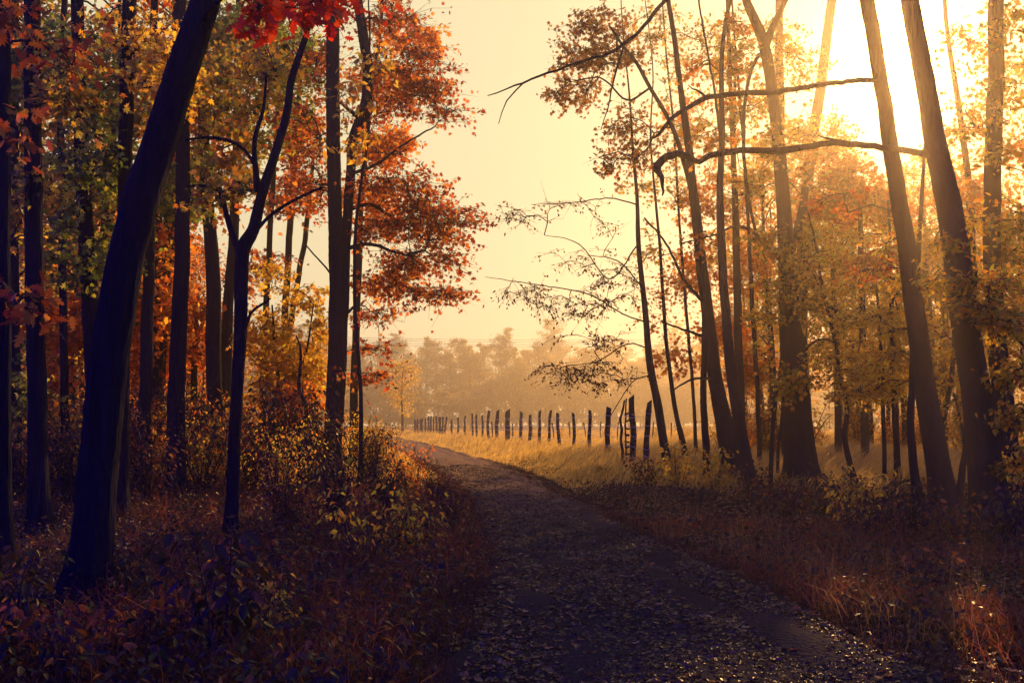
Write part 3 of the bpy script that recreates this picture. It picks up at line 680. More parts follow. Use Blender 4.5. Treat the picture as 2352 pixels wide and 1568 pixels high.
# ================================================================== FOREST TREE TEMPLATES (distance)
def forest_tree(name, h, tr, crown_from, crown_r, nleaf, leaf, mat, kind='quad', pine=False, nb=26, label='', cat='tree', group=None, nst=1):
    root = empty(name, (0, 0, 0), label, cat, group)
    mb = MB(); zz = np.linspace(-.3, h * .97, 14); lean = R.normal(0, .03, 2)
    pts = np.stack([lean[0] * zz + .12 * np.sin(zz * .6 + R.uniform(0, 6)), lean[1] * zz + .1 * np.sin(zz * .5), zz], -1)
    rr = tr * (1 - .85 * np.clip(zz / h, 0, 1)); rr[0] *= 1.25; tube(mb, pts, rr, 9, rough=.05)
    pos, ax, nm = [], [], []
    for k in range(nb):
        z0 = crown_from + (h - crown_from) * ((k + R.uniform(0, 1)) / nb) ** .9; b = np.array([np.interp(z0, zz, pts[:, 0]), np.interp(z0, zz, pts[:, 1]), z0])
        u = (z0 - crown_from) / (h - crown_from)
        if pine: rl = crown_r * (1.0 - .55 * u ** 2) * R.uniform(.5, 1.1)
        else: rl = crown_r * (math.sin(math.pi * min(1, (.18 + u * .80))) ** .6) * R.uniform(.45, 1.15)
        a = R.uniform(0, 6.283); d = np.array([math.cos(a), math.sin(a), R.uniform(.0, .25) if pine else R.uniform(.15, .8)]); d /= np.linalg.norm(d)
        e = b + d * rl; mid = (b + e) / 2 + np.array([0, 0, -.05 if pine else .1]) * rl
        tube(mb, [b, mid, e], [tr * .22 * (1 - .5 * u), tr * .14, .012], 5, cap=False)
        n_ = int(nleaf / nb); ncl = 5; cl = b + (e - b) * R.uniform(.35, 1.05, ncl)[:, None] + R.normal(0, .22 * rl, (ncl, 3)) * np.array([1, 1, .5])
        q = cl[R.integers(0, ncl, n_)] + R.normal(0, .16 * rl + .1, (n_, 3)) * np.array([1, 1, .45 if pine else .6])
        pos.append(q); ax.append(R.normal(0, 1, (n_, 3)) + d * .4); nn = R.normal(0, .8, (n_, 3)); nn[:, 2] += .6; nm.append(nn)
    mb.build('trunk', M['barkw'] if pine else M['bark'], root)
    pos = np.vstack(pos); leaves_obj('crown', kind, pos, np.vstack(ax), np.vstack(nm), leaf * R.uniform(.6, 1.3, len(pos)), M[mat], root)
    return root

def place(tmpl, x, y, rz, s, label=None, group=None, first=False):
    o = tmpl if first else copy_tree(tmpl)
    o.location = (x, y, -.05); o.rotation_euler = (0, 0, rz); o.scale = (s, s, s * R.uniform(.93, 1.07))
    if label: o['label'] = label
    if group: o['group'] = group
    return o

def bush(name, h, r, nst, nleaf, leaf, kind, mat, label, cat='shrub', droop=.5):
    root = empty(name, (0, 0, 0), label, cat); mb = MB(); pos, ax, nm = [], [], []
    for k in range(nst):
        a = R.uniform(0, 6.283); rr_ = r * R.uniform(.2, 1); hh = h * R.uniform(.55, 1.05)
        e = np.array([math.cos(a) * rr_, math.sin(a) * rr_, hh]); b = np.array([math.cos(a) * .05, math.sin(a) * .05, -.05])
        mid = (b + e) / 2 + R.normal(0, .07 * h, 3); mid[2] += .1 * h
        p, q = crom([b, mid, e], [.008 * h, .005 * h, .002], .12); tube(mb, p, q, 5, cap=False)
        n_ = max(3, int(nleaf / nst)); t_ = R.uniform(.25, 1.03, n_); ii = np.clip((t_ * (len(p) - 1)).astype(int), 0, len(p) - 2)
        off = R.normal(0, 1, (n_, 3)); off[:, 2] *= .4; off = nrm(off) * (R.uniform(.2, 1, n_) * (.16 + .16 * r))[:, None]
        q_ = p[ii] + (p[ii + 1] - p[ii]) * ((t_ * (len(p) - 1)) % 1)[:, None] + off
        sel = R.uniform(0, 1, n_) < .5; batch_twigs(mb, p[ii][sel], q_[sel], np.full(sel.sum(), .003), np.full(sel.sum(), .0015), np.zeros(sel.sum()))
        pos.append(q_); A_ = off.copy() * 2; A_ = nrm(A_) ; A_[:, 2] -= droop + R.uniform(0, .8, n_); ax.append(A_ + R.normal(0, .25, (n_, 3)))
        nn = off * 1.5 + R.normal(0, .5, (n_, 3)); nn[:, 2] += .5; nm.append(nn)
    mb.build('stem', M['twig'], root, smooth=False)
    pos = np.vstack(pos); pos[:, 2] = np.maximum(pos[:, 2], .04)
    leaves_obj('foliage', kind, pos, np.vstack(ax), np.vstack(nm), leaf * R.uniform(.6, 1.25, len(pos)), M[mat], root)
    return root
# ================================================================== NEAR TREES, LEFT
tree('leaning_tree', 'thick dark tree trunk leaning right across the left foreground, the largest on that side', 'tree',
     [[(193,1400,92),(212,1200,88),(232,1000,86),(255,800,86),(290,600,82),(335,430,80),(380,280,76),(425,140,72),(470,0,68),(515,-150,64)]], height=9.5, bark='barkw',
     limbs=[[(500,-110,26),(560,-60,18,.1),(640,-30,13,.2),(720,-20,8,.1),(790,10,4,.1)], [(455,60,14),(520,-20,9,-.5),(560,-30,6,-1)]],
     leafy=[(585,15,40,18,7.3,.5,9),(690,5,90,22,7.4,.5,16),(800,-10,60,20,7.5,.5,7)], leaf=.125, kind='oak', mat='scarlet', per=9, spread=.16, sub=3)
tree('trunk_tree', 'dark trunk cut by the left edge of the photo', 'tree', [[(6,1310,40),(6,1000,36),(5,600,34),(6,250,32),(4,-60,28)]], height=11,
     leafy=[(40,300,30,40,9,.5,5),(80,690,60,40,8.6,.5,9),(20,30,50,30,9,.6,6),(150,100,120,60,10,.6,12)], leaf=.13, kind='oak', mat='red', per=8, spread=.2, sub=3)
tree('tall_tree', 'straight dark trunk with a thin sunlit edge, second from the left side', 'tree', [[(90,1225,48),(88,1000,42),(84,600,40),(80,300,38),(75,-40,36)]], height=13, bark='barkw',
     leafy=[(160,180,90,110,13,1.2,34),(60,480,60,120,13.5,1,16)], leaf=.10, mat='olive', per=30, spread=.42)
tree('forest_tree', 'slim dark trunk behind the leaning trunk, bending a little to the left at the top', 'tree', [[(238,1180,42),(220,900,40),(205,640,36),(192,450,34),(182,250,30),(176,-30,28)]], D=16, height=13,
     leafy=[(230,330,110,130,16,1.5,46),(180,560,70,110,16,1.2,24)], leaf=.11, mat='green', per=34, spread=.5)
tree('slender_tree', 'thin dark trunk between the two leftmost tall trunks and the leaning one', 'tree', [[(150,1120,20),(147,900,18),(142,600,17),(140,300,16),(146,-20,14)]], D=21, height=14,
     leafy=[(130,420,80,130,21,2,34)], leaf=.12, mat='olive', per=34, spread=.55)
tree('slender_tree', 'faint narrow trunk just right of the trunk on the left edge', 'tree', [[(40,1130,24),(38,800,20),(34,400,18),(36,-20,16)]], D=20, height=14,
     leafy=[(40,180,60,120,20,2,26),(50,900,40,120,20,1.5,18)], leaf=.12, mat='green', per=32, spread=.5)
tree('forest_tree', 'upright dark trunk crossing behind the leaning trunk near its middle', 'tree', [[(275,1170,36),(280,900,33),(286,500,32),(290,250,32),(300,-30,31)]], D=15, height=14,
     leafy=[(370,180,80,110,14.5,1.2,34),(300,60,70,70,15,1,18)], leaf=.10, mat='yellow', per=28, spread=.42)
tree('forest_tree', 'straight dark trunk just right of the leaning trunk, narrowing upward', 'tree', [[(400,1140,46),(404,900,38),(412,650,35),(418,350,32),(413,100,30),(410,-40,28)]], D=19.5, height=15,
     leafy=[(470,180,90,110,19,1.8,44),(340,250,60,90,19,1.4,16)], leaf=.11, mat='olive', per=34, spread=.5)
tree('forest_tree', 'dark trunk with a gentle S curve right of the straight trunk, sky behind its middle', 'tree', [[(502,1060,38),(492,880,34),(492,700,34),(482,530,30),(472,380,26),(466,200,22),(470,-20,18)]], D=27, height=16,
     leafy=[(520,330,80,90,26,2,36),(570,180,90,110,26,2,46)], leaf=.14, mat='olive', per=36, spread=.65)
tree('forest_tree', 'dim narrow trunk half hidden behind the forked sapling', 'tree', [[(512,1040,28),(518,860,26),(527,680,24),(538,500,22),(544,300,20),(548,60,16),(548,-20,14)]], D=30, height=16,
     leafy=[(620,250,110,130,29,2,50),(560,80,90,80,29,2,30)], leaf=.14, mat='green', per=36, spread=.7)
tree('forked_sapling', 'black crooked sapling forking into a wavy right limb, left of the double trunk', 'tree',
     [[(528,1262,30),(536,1100,28),(545,900,27),(552,750,30),(556,620,32),(562,570,34),(585,530,28),(600,470,24),(618,400,22),(640,330,20),(660,260,18),(668,190,17),(690,120,15),(706,70,14),(716,-10,11)],
      [(556,590,20),(535,540,16),(520,490,12),(505,440,9),(460,425,7),(425,430,4)],
      [(592,440,18),(586,380,13),(584,320,11),(605,250,8),(612,170,5)],
      [(588,385,9),(562,345,8),(520,322,8),(470,316,7),(425,322,5)],
      [(578,545,10),(610,505,8),(650,475,8),(700,448,7),(742,430,5)],
      [(560,770,8),(575,720,7),(600,700,6),(622,685,3)]], height=8.5, top=1,
     leafy=[(480,450,50,45,11.4,.5,9),(560,430,60,50,11.6,.6,8),(640,140,80,60,12,.8,14)], leaf=.085, mat='olive', per=20, spread=.25)
tree('dead_sapling', 'short dark crooked dead stem among the golden bushes', 'tree', [[(694,1082,11),(698,1000,10),(702,930,9),(686,890,8),(690,810,6),(680,770,3)]], D=24, height=None)
tree('thin_twin_tree', 'pair of thin distant trunks joined low, seen against pale sky left of the double trunk', 'tree',
     [[(652,1010,17),(652,850,16),(656,700,16),(664,560,15),(674,400,13),(686,250,11),(692,60,8),(694,-20,7)], [(655,840,13),(674,700,14),(688,620,13),(702,540,12),(712,440,10),(722,330,7)]], D=35, height=16, top=1,
     leafy=[(660,440,70,60,34,2,28),(690,300,60,80,34,2,28),(620,600,50,30,34,2,8)], leaf=.16, mat='red', per=36, spread=.8)
tree('double_trunk_oak', 'big red oak with a double trunk beside the left bank of the track', 'tree',
     [[(760,1105,50),(764,1000,40),(768,850,36),(771,650,33),(769,450,32),(767,250,32),(767,100,31),(767,-30,29)],
      [(770,1060,24),(782,850,24),(791,650,24),(800,480,22),(806,390,22),(813,315,25),(833,262,27),(844,215,25),(844,150,24),(834,80,24),(824,20,22),(818,-30,20)]], height=15,
     limbs=[[(806,480,11),(850,470,9,.3),(900,500,7,.6),(960,540,4,1)], [(800,570,10),(850,560,8,-.3),(910,580,6,-.5),(960,590,3,-1)], [(800,400,9),(860,380,7,-.4),(930,330,5,-.8),(1000,290,3,-1)],
            [(832,280,10),(800,250,8,-.3),(780,235,6,-.4)], [(796,720,7),(812,705,6),(822,700,3)], [(842,180,10),(900,160,7,.4),(960,190,5,.8),(1020,230,3,1.2)], [(770,640,5),(735,600,4,.3),(700,560,3,.5)]],
     leafy=[(900,40,70,45,25,1.5,34),(930,140,90,50,25,2,44),(965,215,85,38,24.5,1.5,42),(1030,250,30,20,24,1,8),(870,250,50,60,25,1.5,22),(880,345,60,28,25,1.5,18),(905,420,85,38,25,2,44),
            (985,480,75,42,24.5,1.5,46),(1055,500,42,22,24,1,14),(1010,540,60,28,24.5,1.5,22),(900,520,80,40,25,2,40),(930,600,85,34,25,2,38),(1020,600,40,18,24,1,10),(870,640,60,26,25,1.5,14),
            (965,670,75,24,24.5,1.5,26),(870,720,50,22,25,1.5,12),(1030,672,22,10,24,1,4),(860,800,45,14,24.5,1,7),(850,862,36,26,24.5,1,9),(720,430,50,60,25.5,1.5,26),(700,300,60,90,25.5,1.5,30),(740,150,60,80,25.5,1.5,28)],
     leaf=.115, kind='maple', mat='red', per=19, spread=.82, flat=.18)
tree('yellow_leaf_tree', 'slim young tree in front of the double trunk, carrying hanging yellow leaves', 'tree',
     [[(828,1130,11),(832,900,9),(820,700,8),(824,500,7),(846,330,6),(850,200,5),(850,80,4),(846,-20,3)]], D=21.5, height=None,
     leafy=[(870,140,60,50,21,.6,7),(795,230,60,60,21,.6,5),(790,340,60,40,21,.6,6),(850,250,40,60,21,.6,3)], leaf=.15, kind='oval', mat='yellow', per=13, spread=.4, droop=.5)
tree('orange_maple', 'orange leaved tree whose crown shows behind the top of the double trunk', 'tree',
     [[(812,1060,20),(815,850,18),(822,650,16),(830,450,14),(850,250,12),(870,100,9),(880,-20,8)]], D=31, height=15,
     leafy=[(880,190,90,60,31,2,40),(890,330,75,55,31,2,30),(860,470,70,50,31,2,26),(940,90,80,40,31,2,26),(880,650,50,40,31,2,10)], leaf=.15, mat='orange', per=34, spread=.65)
tree('green_oak', 'green leaved tree filling the upper left between the dark trunks', 'tree', [[(330,1100,30),(335,800,28),(345,500,24),(352,200,20),(356,-20,16)]], D=23, height=15,
     leafy=[(250,180,120,120,22,2,60),(90,120,90,110,20,2,40),(400,420,80,90,23,2,34),(270,600,90,80,23,2,30)], leaf=.12, mat='green', per=36, spread=.55)
tree('amber_tree', 'amber leaved tree between the slim left trunks, glowing low against the dark', 'tree', [[(352,1090,22),(356,800,20),(362,560,16),(372,400,12)]], D=29, height=None,
     leafy=[(340,700,80,90,29,2,44),(200,720,90,110,27,2,44),(330,560,70,60,29,2,22),(120,820,60,90,26,2,24)], leaf=.14, mat='orange', per=36, spread=.6)
tree('green_oak', 'dark green crown above the forked sapling near the top of the photo', 'tree', [[(600,1060,18),(604,900,17),(612,700,14),(625,450,12),(640,200,9),(650,-20,7)]], D=33, height=15,
     leafy=[(600,60,90,60,32,2,44),(700,120,60,80,32,2,34),(520,100,60,80,30,2,30)], leaf=.15, mat='green', per=36, spread=.7)
tree('crimson_tree', 'crimson bush-like tree glowing behind the trunks at middle height on the left', 'tree', [[(440,1080,16),(445,900,15),(450,760,12),(455,680,8)]], D=32, height=None,
     leafy=[(440,760,90,80,32,2.5,60),(330,820,80,80,31,2.5,44),(560,640,40,40,32,2,10),(380,640,40,40,32,2,10)], leaf=.15, mat='red', per=36, spread=.65)
tree('golden_bush_tree', 'bright golden young tree filling the gap between the forked sapling and the double trunk', 'tree',
     [[(640,1050,10),(640,900,9),(630,790,7),(625,700,4)],[(655,1045,8),(680,900,7),(705,800,5),(720,700,3)]], D=27, height=None,
     leafy=[(620,780,60,70,27,1.5,44),(690,850,60,80,27,1.5,50),(610,900,50,60,27,1.5,26),(735,800,24,90,27.5,1.2,20),(690,680,50,40,28,1.5,12),(620,640,40,40,28,1.5,10)], leaf=.12, mat='yellow', per=34, spread=.5)
tree('golden_bush_tree', 'orange golden young tree low beside the base of the double trunk', 'tree',
     [[(730,1060,9),(728,950,8),(715,870,5)]], D=25.5, height=None,
     leafy=[(690,930,60,60,25.5,1.2,36),(725,1000,50,40,25,1.2,18),(640,1010,50,40,25,1.2,16)], leaf=.11, mat='orange', per=30, spread=.45)

# ================================================================== NEAR TREES, RIGHT
tree('bare_slender_tree', 'slender leaning tree next to the last tall fence post, thin bare branches to its left', 'tree',
     [[(1538,1095,21),(1522,1000,20),(1508,920,19),(1494,840,17),(1484,740,14),(1474,640,12),(1466,540,11),(1462,440,8),(1452,320,6),(1444,200,4),(1432,90,3),(1425,-20,2)]], height=None,
     limbs=[[(1484,740,3.6),(1430,720,3.0,-.3),(1350,675,3.0,-.6),(1240,655,2.4,-1),(1115,636,1.2,-1.4)], [(1488,800,3.6),(1440,790,3.0),(1370,830,2.4),(1300,840,1.8),(1255,860,1.2)], [(1466,560,3.6),(1400,640,3.0,-.4),(1330,560,2.4,-.8),(1250,540,1.2,-1)],
            [(1462,470,3.6),(1400,455,3.0,.2),(1320,465,2.4,.4),(1220,470,1.2,.6)], [(1474,660,3.6),(1420,600,3.0),(1350,585,1.8)], [(1496,860,3.0),(1450,880,2.4,.2),(1400,960,1.8,.2)]],
     leafy=[(1330,590,90,30,25.5,1.2,10),(1420,620,60,40,26,1,12),(1180,500,50,24,25,.8,7),(1330,700,120,36,25.5,1.2,34),(1200,670,70,26,25,.8,16),(1380,650,60,20,25.5,1,6),(1300,850,60,26,25.5,1,20),(1400,860,90,44,26,1,30),(1370,780,90,30,26,1,20),(1300,470,90,20,26,1,9),(1230,490,50,22,26,1,4),(1380,520,60,30,26,1,5),(1450,680,40,60,26,1,8)],
     leaf=.085, kind='oval', mat='brown', per=9, spread=.55, droop=.25, flat=.2)
tree('bare_slender_tree', 'thin bending stem just right of the slender leaning tree, knob near its foot', 'tree',
     [[(1578,1088,15),(1572,1035,15),(1555,960,11),(1542,880,10),(1532,800,9),(1524,700,8),(1518,600,7),(1508,480,6),(1500,400,5),(1494,300,4),(1500,180,3),(1492,80,2.5),(1480,-10,2)]], D=28, height=None,
     leafy=[(1440,360,60,50,28,1,9),(1500,700,50,80,28,1.2,12),(1530,620,50,50,28,1,8),(1450,300,50,30,28,1,6)], leaf=.11, mat='orange', per=14, spread=.45)
tree('curving_tree', 'tall tree curving left as it rises, orange leaves, behind the two slender stems', 'tree',
     [[(1692,1108,52),(1675,1030,46),(1658,950,38),(1640,850,32),(1628,740,28),(1612,620,26),(1604,540,24),(1590,430,20),(1578,330,18),(1566,220,14),(1550,100,12),(1532,-20,10)],
      [(1622,1105,17),(1622,1020,17),(1616,920,15),(1618,800,14),(1620,690,14),(1617,620,10)],
      [(1604,540,14),(1588,440,12),(1565,350,11),(1540,280,10),(1495,200,9),(1460,140,8),(1430,105,7),(1400,60,4)]], height=14, top=1,
     limbs=[[(1620,700,9),(1570,640,7,-.4),(1530,560,5,-.6),(1480,500,4,-.8)], [(1632,780,8),(1580,760,6),(1520,740,4)], [(1495,200,6),(1440,230,5),(1380,180,4),(1300,190,2)], [(1645,870,7),(1590,870,5,-.3),(1540,900,3,-.5)]],
     leafy=[(1375,60,75,46,26,1,26),(1340,110,75,26,26,1,16),(1315,150,55,16,26,1,8),(1320,205,66,40,26,1,26),(1480,120,70,50,26,1,10),(1480,330,60,60,26,1,12),(1400,130,50,40,26,1,14),(1430,300,40,20,26,1,6),(1400,370,40,26,26,1,7),(1450,260,40,50,26,1,8)],
     leaf=.11, mat='rust', per=24, spread=.55, flat=.22)
tree('sparse_birch', 'very thin sparse tree with scattered small leaves between the slender stems and the curving tree', 'tree',
     [[(1600,1050,9),(1592,900,8),(1575,700,7),(1560,500,6),(1548,300,5),(1530,120,4),(1520,-20,3)]], D=33, height=None,
     leafy=[(1540,420,60,60,33,1.5,16),(1500,560,60,60,33,1.5,12),(1560,180,60,90,33,1.5,14),(1480,430,60,40,33,1.5,10),(1540,60,60,50,33,1.5,9),(1620,300,40,60,33,1.5,9),(1470,60,50,40,33,1.5,5)], leaf=.12, kind='maple', mat='olive', per=18, spread=.6, flat=.3)
tree('sparse_birch', 'fine twigged tree scattering small yellow green leaves between curving tree and broadest trunk', 'tree',
     [[(1745,1060,12),(1740,900,11),(1728,700,10),(1718,500,8),(1705,300,7),(1690,120,5),(1680,-20,4)]], D=27, height=None,
     leafy=[(1700,60,90,50,27,1.5,22),(1600,120,80,70,27,1.5,20),(1730,240,80,70,27,1.5,22),(1640,300,60,60,27,1.5,14),(1500,60,80,50,27,1.5,10),(1840,120,60,90,27,1.5,14),(1700,420,70,50,27,1.5,14),(1860,420,60,60,27,1.5,12),(1560,330,50,60,27,1.5,8)], leaf=.10, kind='maple', mat='olive', per=15, spread=.55, flat=.25)
tree('beech_tree', 'slim beech with crisp backlit yellow green leaf layers left of the thickest leaning trunk', 'tree',
     [[(2150,1130,14),(2160,1000,13),(2185,850,11),(2190,700,9),(2180,560,6),(2160,450,3)]], D=18, height=None,
     leafy=[(2060,820,90,22,18,1,18),(2150,880,80,20,18,1,14),(2100,760,90,20,18,1,16),(2230,800,60,26,18,1,12),(1980,730,70,18,18,1,9),(2240,640,60,30,18,1,12),(2080,660,80,24,18,1,12),(2250,500,60,40,18,1,9),(1960,900,60,22,18,1,8)], leaf=.085, kind='oval', mat='yellow', per=24, spread=.42, flat=.14)
tree('orange_maple', 'orange maple filling the space between the curving tree and the big trunk', 'tree',
     [[(1690,1010,16),(1690,900,15),(1692,700,14),(1688,500,12),(1686,300,9),(1690,120,6)]], D=36, height=None,
     leafy=[(1600,640,60,60,35,2,24),(1660,760,60,50,35,2,30),(1720,850,50,50,35,2,26),(1560,820,50,40,34,2,12),(1720,620,50,60,35,2,22),(1590,480,60,60,35,2,14),(1640,420,60,70,35,2,16),(1580,260,50,80,35,2,14),(1690,480,40,60,35,2,12)], leaf=.15, mat='orange', per=30, spread=.7)
tree('dark_stem_tree', 'dark stem leaning left, its foot right of the curving tree', 'tree',
     [[(1724,1125,30),(1712,1050,27),(1700,980,26),(1684,880,24),(1672,780,22),(1664,680,20),(1658,560,19),(1654,430,16),(1658,300,13),(1656,160,11),(1668,40,9),(1690,-30,7)]], height=13,
     limbs=[[(1656,330,7),(1640,200,6,.2),(1620,90,5,.4),(1600,-20,4,.6)]],
     leafy=[(1640,330,50,60,22,1,9),(1690,180,50,60,22,1,10),(1620,560,40,50,22,1,6),(1600,150,40,50,22,1,5),(1700,60,50,40,22,1,6)], leaf=.12, mat='orange', per=16, spread=.4)
tree('dark_stem_tree', 'straight stem just behind and right of the dark leaning stem', 'tree',
     [[(1706,1060,22),(1700,900,20),(1694,700,18),(1690,520,16),(1684,350,12),(1676,150,10),(1670,-20,8)]], D=31, height=15,
     leafy=[(1740,420,50,60,30,1.5,12),(1700,250,60,70,30,1.5,12),(1640,120,50,60,30,1.5,9)], leaf=.14, mat='olive', per=24, spread=.6)
tree('crooked_sapling', 'thin pair of crooked saplings leaning against the big trunk from the left', 'tree',
     [[(1770,1088,11),(1774,1000,10),(1784,900,9),(1794,830,7),(1798,760,4)],[(1786,1085,8),(1788,1020,7),(1796,960,7),(1799,900,4)]], D=21, height=None,
     leafy=[(1760,820,50,40,21,.8,7)], leaf=.09, mat='olive', per=14, spread=.3)
tree('big_oak', 'broadest upright dark trunk on the right, flaring at its foot and forking high up', 'tree',
     [[(1843,1120,80),(1838,1030,70),(1832,930,61),(1824,820,54),(1817,720,48),(1810,600,39),(1803,480,33),(1795,370,29),(1784,260,26),(1770,160,26),(1750,80,24),(1725,20,20),(1705,-30,17)],
      [(1756,110,22),(1780,50,14),(1805,0,12),(1825,-40,10)], [(1812,590,22),(1840,500,20),(1850,430,16)]], height=16, base_flare=1.4, top=2,
     limbs=[[(1815,640,8),(1760,560,7,-.4),(1700,520,6,-.6),(1640,540,4,-1),(1560,560,3,-1.4)], [(1760,110,10),(1730,150,8,-.3),(1712,230,8,-.3),(1708,330,8,-.2),(1715,430,8,0),(1735,530,7,0),(1760,600,4,0)],
            [(1825,830,7),(1880,780,5,-.4),(1930,790,3,-.8)]],
     leafy=[(1760,700,50,60,21.5,1,12),(1830,560,60,50,21,1.2,16),(1750,560,50,50,21,1,10),(1880,690,50,40,21,1,12),(1770,330,60,60,22,1.4,10),(1830,880,36,30,20.6,.6,8),(1700,120,50,50,22,1,8)], leaf=.11, mat='olive', per=26, spread=.45)
tree('pale_sunlit_tree', 'sunlit upright trunk rising just right behind the forked trunk, yellow leaves on it', 'tree',
     [[(1806,1000,22),(1802,800,20),(1798,500,20),(1792,250,19),(1790,100,18),(1788,-30,17)]], D=33, height=16, bark='barkw',
     leafy=[(1800,120,26,60,32.5,1,14),(1800,330,50,80,32,1.5,16),(1850,300,60,80,32,2,18),(1760,230,50,60,32,2,9)], leaf=.14, mat='yellow', per=22, spread=.5)
tree('pale_leaning_tree', 'hazy trunk leaning right toward the top, left of the sun glare', 'tree',
     [[(1836,1000,30),(1838,830,28),(1840,650,28),(1850,480,26),(1864,340,25),(1884,200,24),(1900,90,22),(1914,-30,20)]], D=36, height=16, bark='barkw',
     leafy=[(1890,330,60,70,35,2,20),(1860,150,40,60,35,2,9),(1830,430,60,50,35,2,12)], leaf=.16, mat='orange', per=26, spread=.7)
tree('crooked_sapling', 'wiggly thin dark sapling standing alone between the big trunk and the sunlit pair', 'tree',
     [[(1970,1132,15),(1955,1070,13),(1942,1010,13),(1946,940,10),(1932,870,9),(1922,800,8),(1908,740,8),(1886,640,7),(1870,540,5),(1850,470,3)]], height=None,
     limbs=[[(1940,1005,9),(1930,985,4)]],
     leafy=[(1990,850,80,40,19,1.2,22),(2040,900,60,30,19,1,12),(1900,840,50,40,19,1,9),(1960,720,70,50,19,1.2,18),(1860,620,60,60,19,1.2,12)], leaf=.10, kind='oval', mat='yellow', per=20, spread=.38)
tree('dark_stem_tree', 'slim dark stem touching the left side of the leaning trunk near the sun', 'tree',
     [[(2110,1175,20),(2100,1080,19),(2092,980,17),(2095,880,15),(2100,740,12),(2108,600,11),(2116,450,9),(2124,330,6)]], height=None,
     leafy=[(2080,640,60,50,15.6,.8,10),(2040,540,50,50,15.6,.8,8)], leaf=.085, kind='oval', mat='olive', per=18, spread=.3)
tree('leaning_tree', 'dark trunk leaning left, rising straight into the sun glare', 'tree',
     [[(2170,1195,60),(2155,1080,54),(2138,980,50),(2120,860,47),(2104,740,44),(2088,620,41),(2066,480,38),(2044,350,35),(2024,220,33),(2004,80,33),(1984,-40,33)]], height=12, base_flare=1.3,
     limbs=[[(2022,185,12,-.1),(1960,186,11,-.4),(1880,196,11,-.8),(1780,211,12,-1.2),(1690,216,11,-1.5),(1622,224,11,-1.8),(1585,245,10,-1.9),(1555,262,9,-2),(1530,290,8,-2),(1512,310,6,-2),(1500,318,3,-2)],
            [(1622,224,6,-1.8),(1600,210,4,-1.9),(1580,195,2,-1.9)],
            [(1984,-60,10,-.1),(1800,-130,10,-.6),(1640,-80,10,-1),(1530,0,9,-1.3),(1480,60,8,-1.4),(1430,105,8,-1.5),(1400,122,7,-1.6),(1340,140,6,-1.7),(1260,168,5,-1.8),(1200,190,4,-1.9),(1120,220,2,-2)],
            [(1205,188,3,-1.9),(1165,230,2.5,-1.9),(1145,285,1.5,-1.9)], [(1432,108,5,-1.5),(1412,170,4,-1.5),(1400,230,3,-1.5),(1380,300,1.5,-1.5)]],
     leafy=[(1930,480,80,40,14,.8,6),(2010,620,60,30,14,.8,5)], leaf=.08, mat='red', per=14, spread=.3)
tree('leaning_tree', 'thickest dark trunk leaning left on the right side, bearing the long bare crooked limb', 'tree',
     [[(2280,1220,90),(2268,1120,80),(2254,1010,71),(2236,880,64),(2216,760,60),(2200,640,59),(2184,520,57),(2168,430,54),(2146,330,48),(2126,220,44),(2106,110,42),(2088,0,40),(2075,-60,38)]], height=12, base_flare=1.3,
     limbs=[[(2132,358,15),(2080,345,15,-.2),(2010,338,14,-.4),(1950,330,14,-.6),(1900,330,13,-.8),(1850,338,14,-1),(1800,345,15,-1.2),(1750,346,13,-1.3),(1700,345,13,-1.4),(1668,350,13,-1.4),(1630,358,13,-1.5),(1605,372,11,-1.5),(1585,362,13,-1.5),(1556,352,15,-1.5),(1530,362,16,-1.5),(1512,375,18,-1.5),(1510,390,16,-1.5),(1520,408,10,-1.5),(1523,430,7,-1.5),(1521,450,3,-1.5)],
            [(1990,336,7,-.5),(1940,326,7,-.6),(1900,318,5,-.7),(1878,311,2,-.7)], [(1512,375,6,-1.5),(1504,380,5,-1.5),(1502,372,2,-1.5)]],
     leafy=[(2180,560,60,60,12.6,.6,7)], leaf=.085, kind='oval', mat='olive', per=14, spread=.25)
tree('forest_tree', 'upright dark trunk near the right edge, half hidden by leaves', 'tree',
     [[(2325,1110,62),(2310,980,48),(2300,850,44),(2284,700,40),(2278,500,38),(2284,300,36),(2288,150,35),(2290,-30,33)]], D=18.5, height=14, bark='barkw',
     leafy=[(2330,560,60,60,18,1,14),(2260,330,60,80,18,1,8),(2330,200,50,80,18,1,9),(2320,60,50,50,18,1,7)], leaf=.10, mat='olive', per=24, spread=.4)
tree('pale_leaning_tree', 'thin bleached trunk curving between the two rightmost dark trunks', 'tree',
     [[(2228,1050,20),(2226,800,18),(2232,600,17),(2226,450,15),(2214,330,14),(2192,180,12),(2174,60,10),(2168,-30,9)]], D=29, height=14, bark='barkw',
     leafy=[(2230,120,70,80,28,2,14),(2330,320,60,80,28,2,14),(2240,280,60,70,28,2,16),(2200,440,70,50,28,2,18),(2260,480,60,60,28,2,14)], leaf=.14, mat='orange', per=22, spread=.6)
tree('crooked_sapling', 'crooked dark stem with a bent side branch, between the two leaning trunks', 'tree',
     [[(2200,1150,16),(2212,1060,14),(2224,990,12),(2236,940,8),(2260,900,5)],[(2216,1040,8),(2210,980,6),(2190,900,4)]], D=16, height=None,
     leafy=[(2190,950,30,40,16,.6,5)], leaf=.08, kind='oval', mat='olive', per=14, spread=.25)
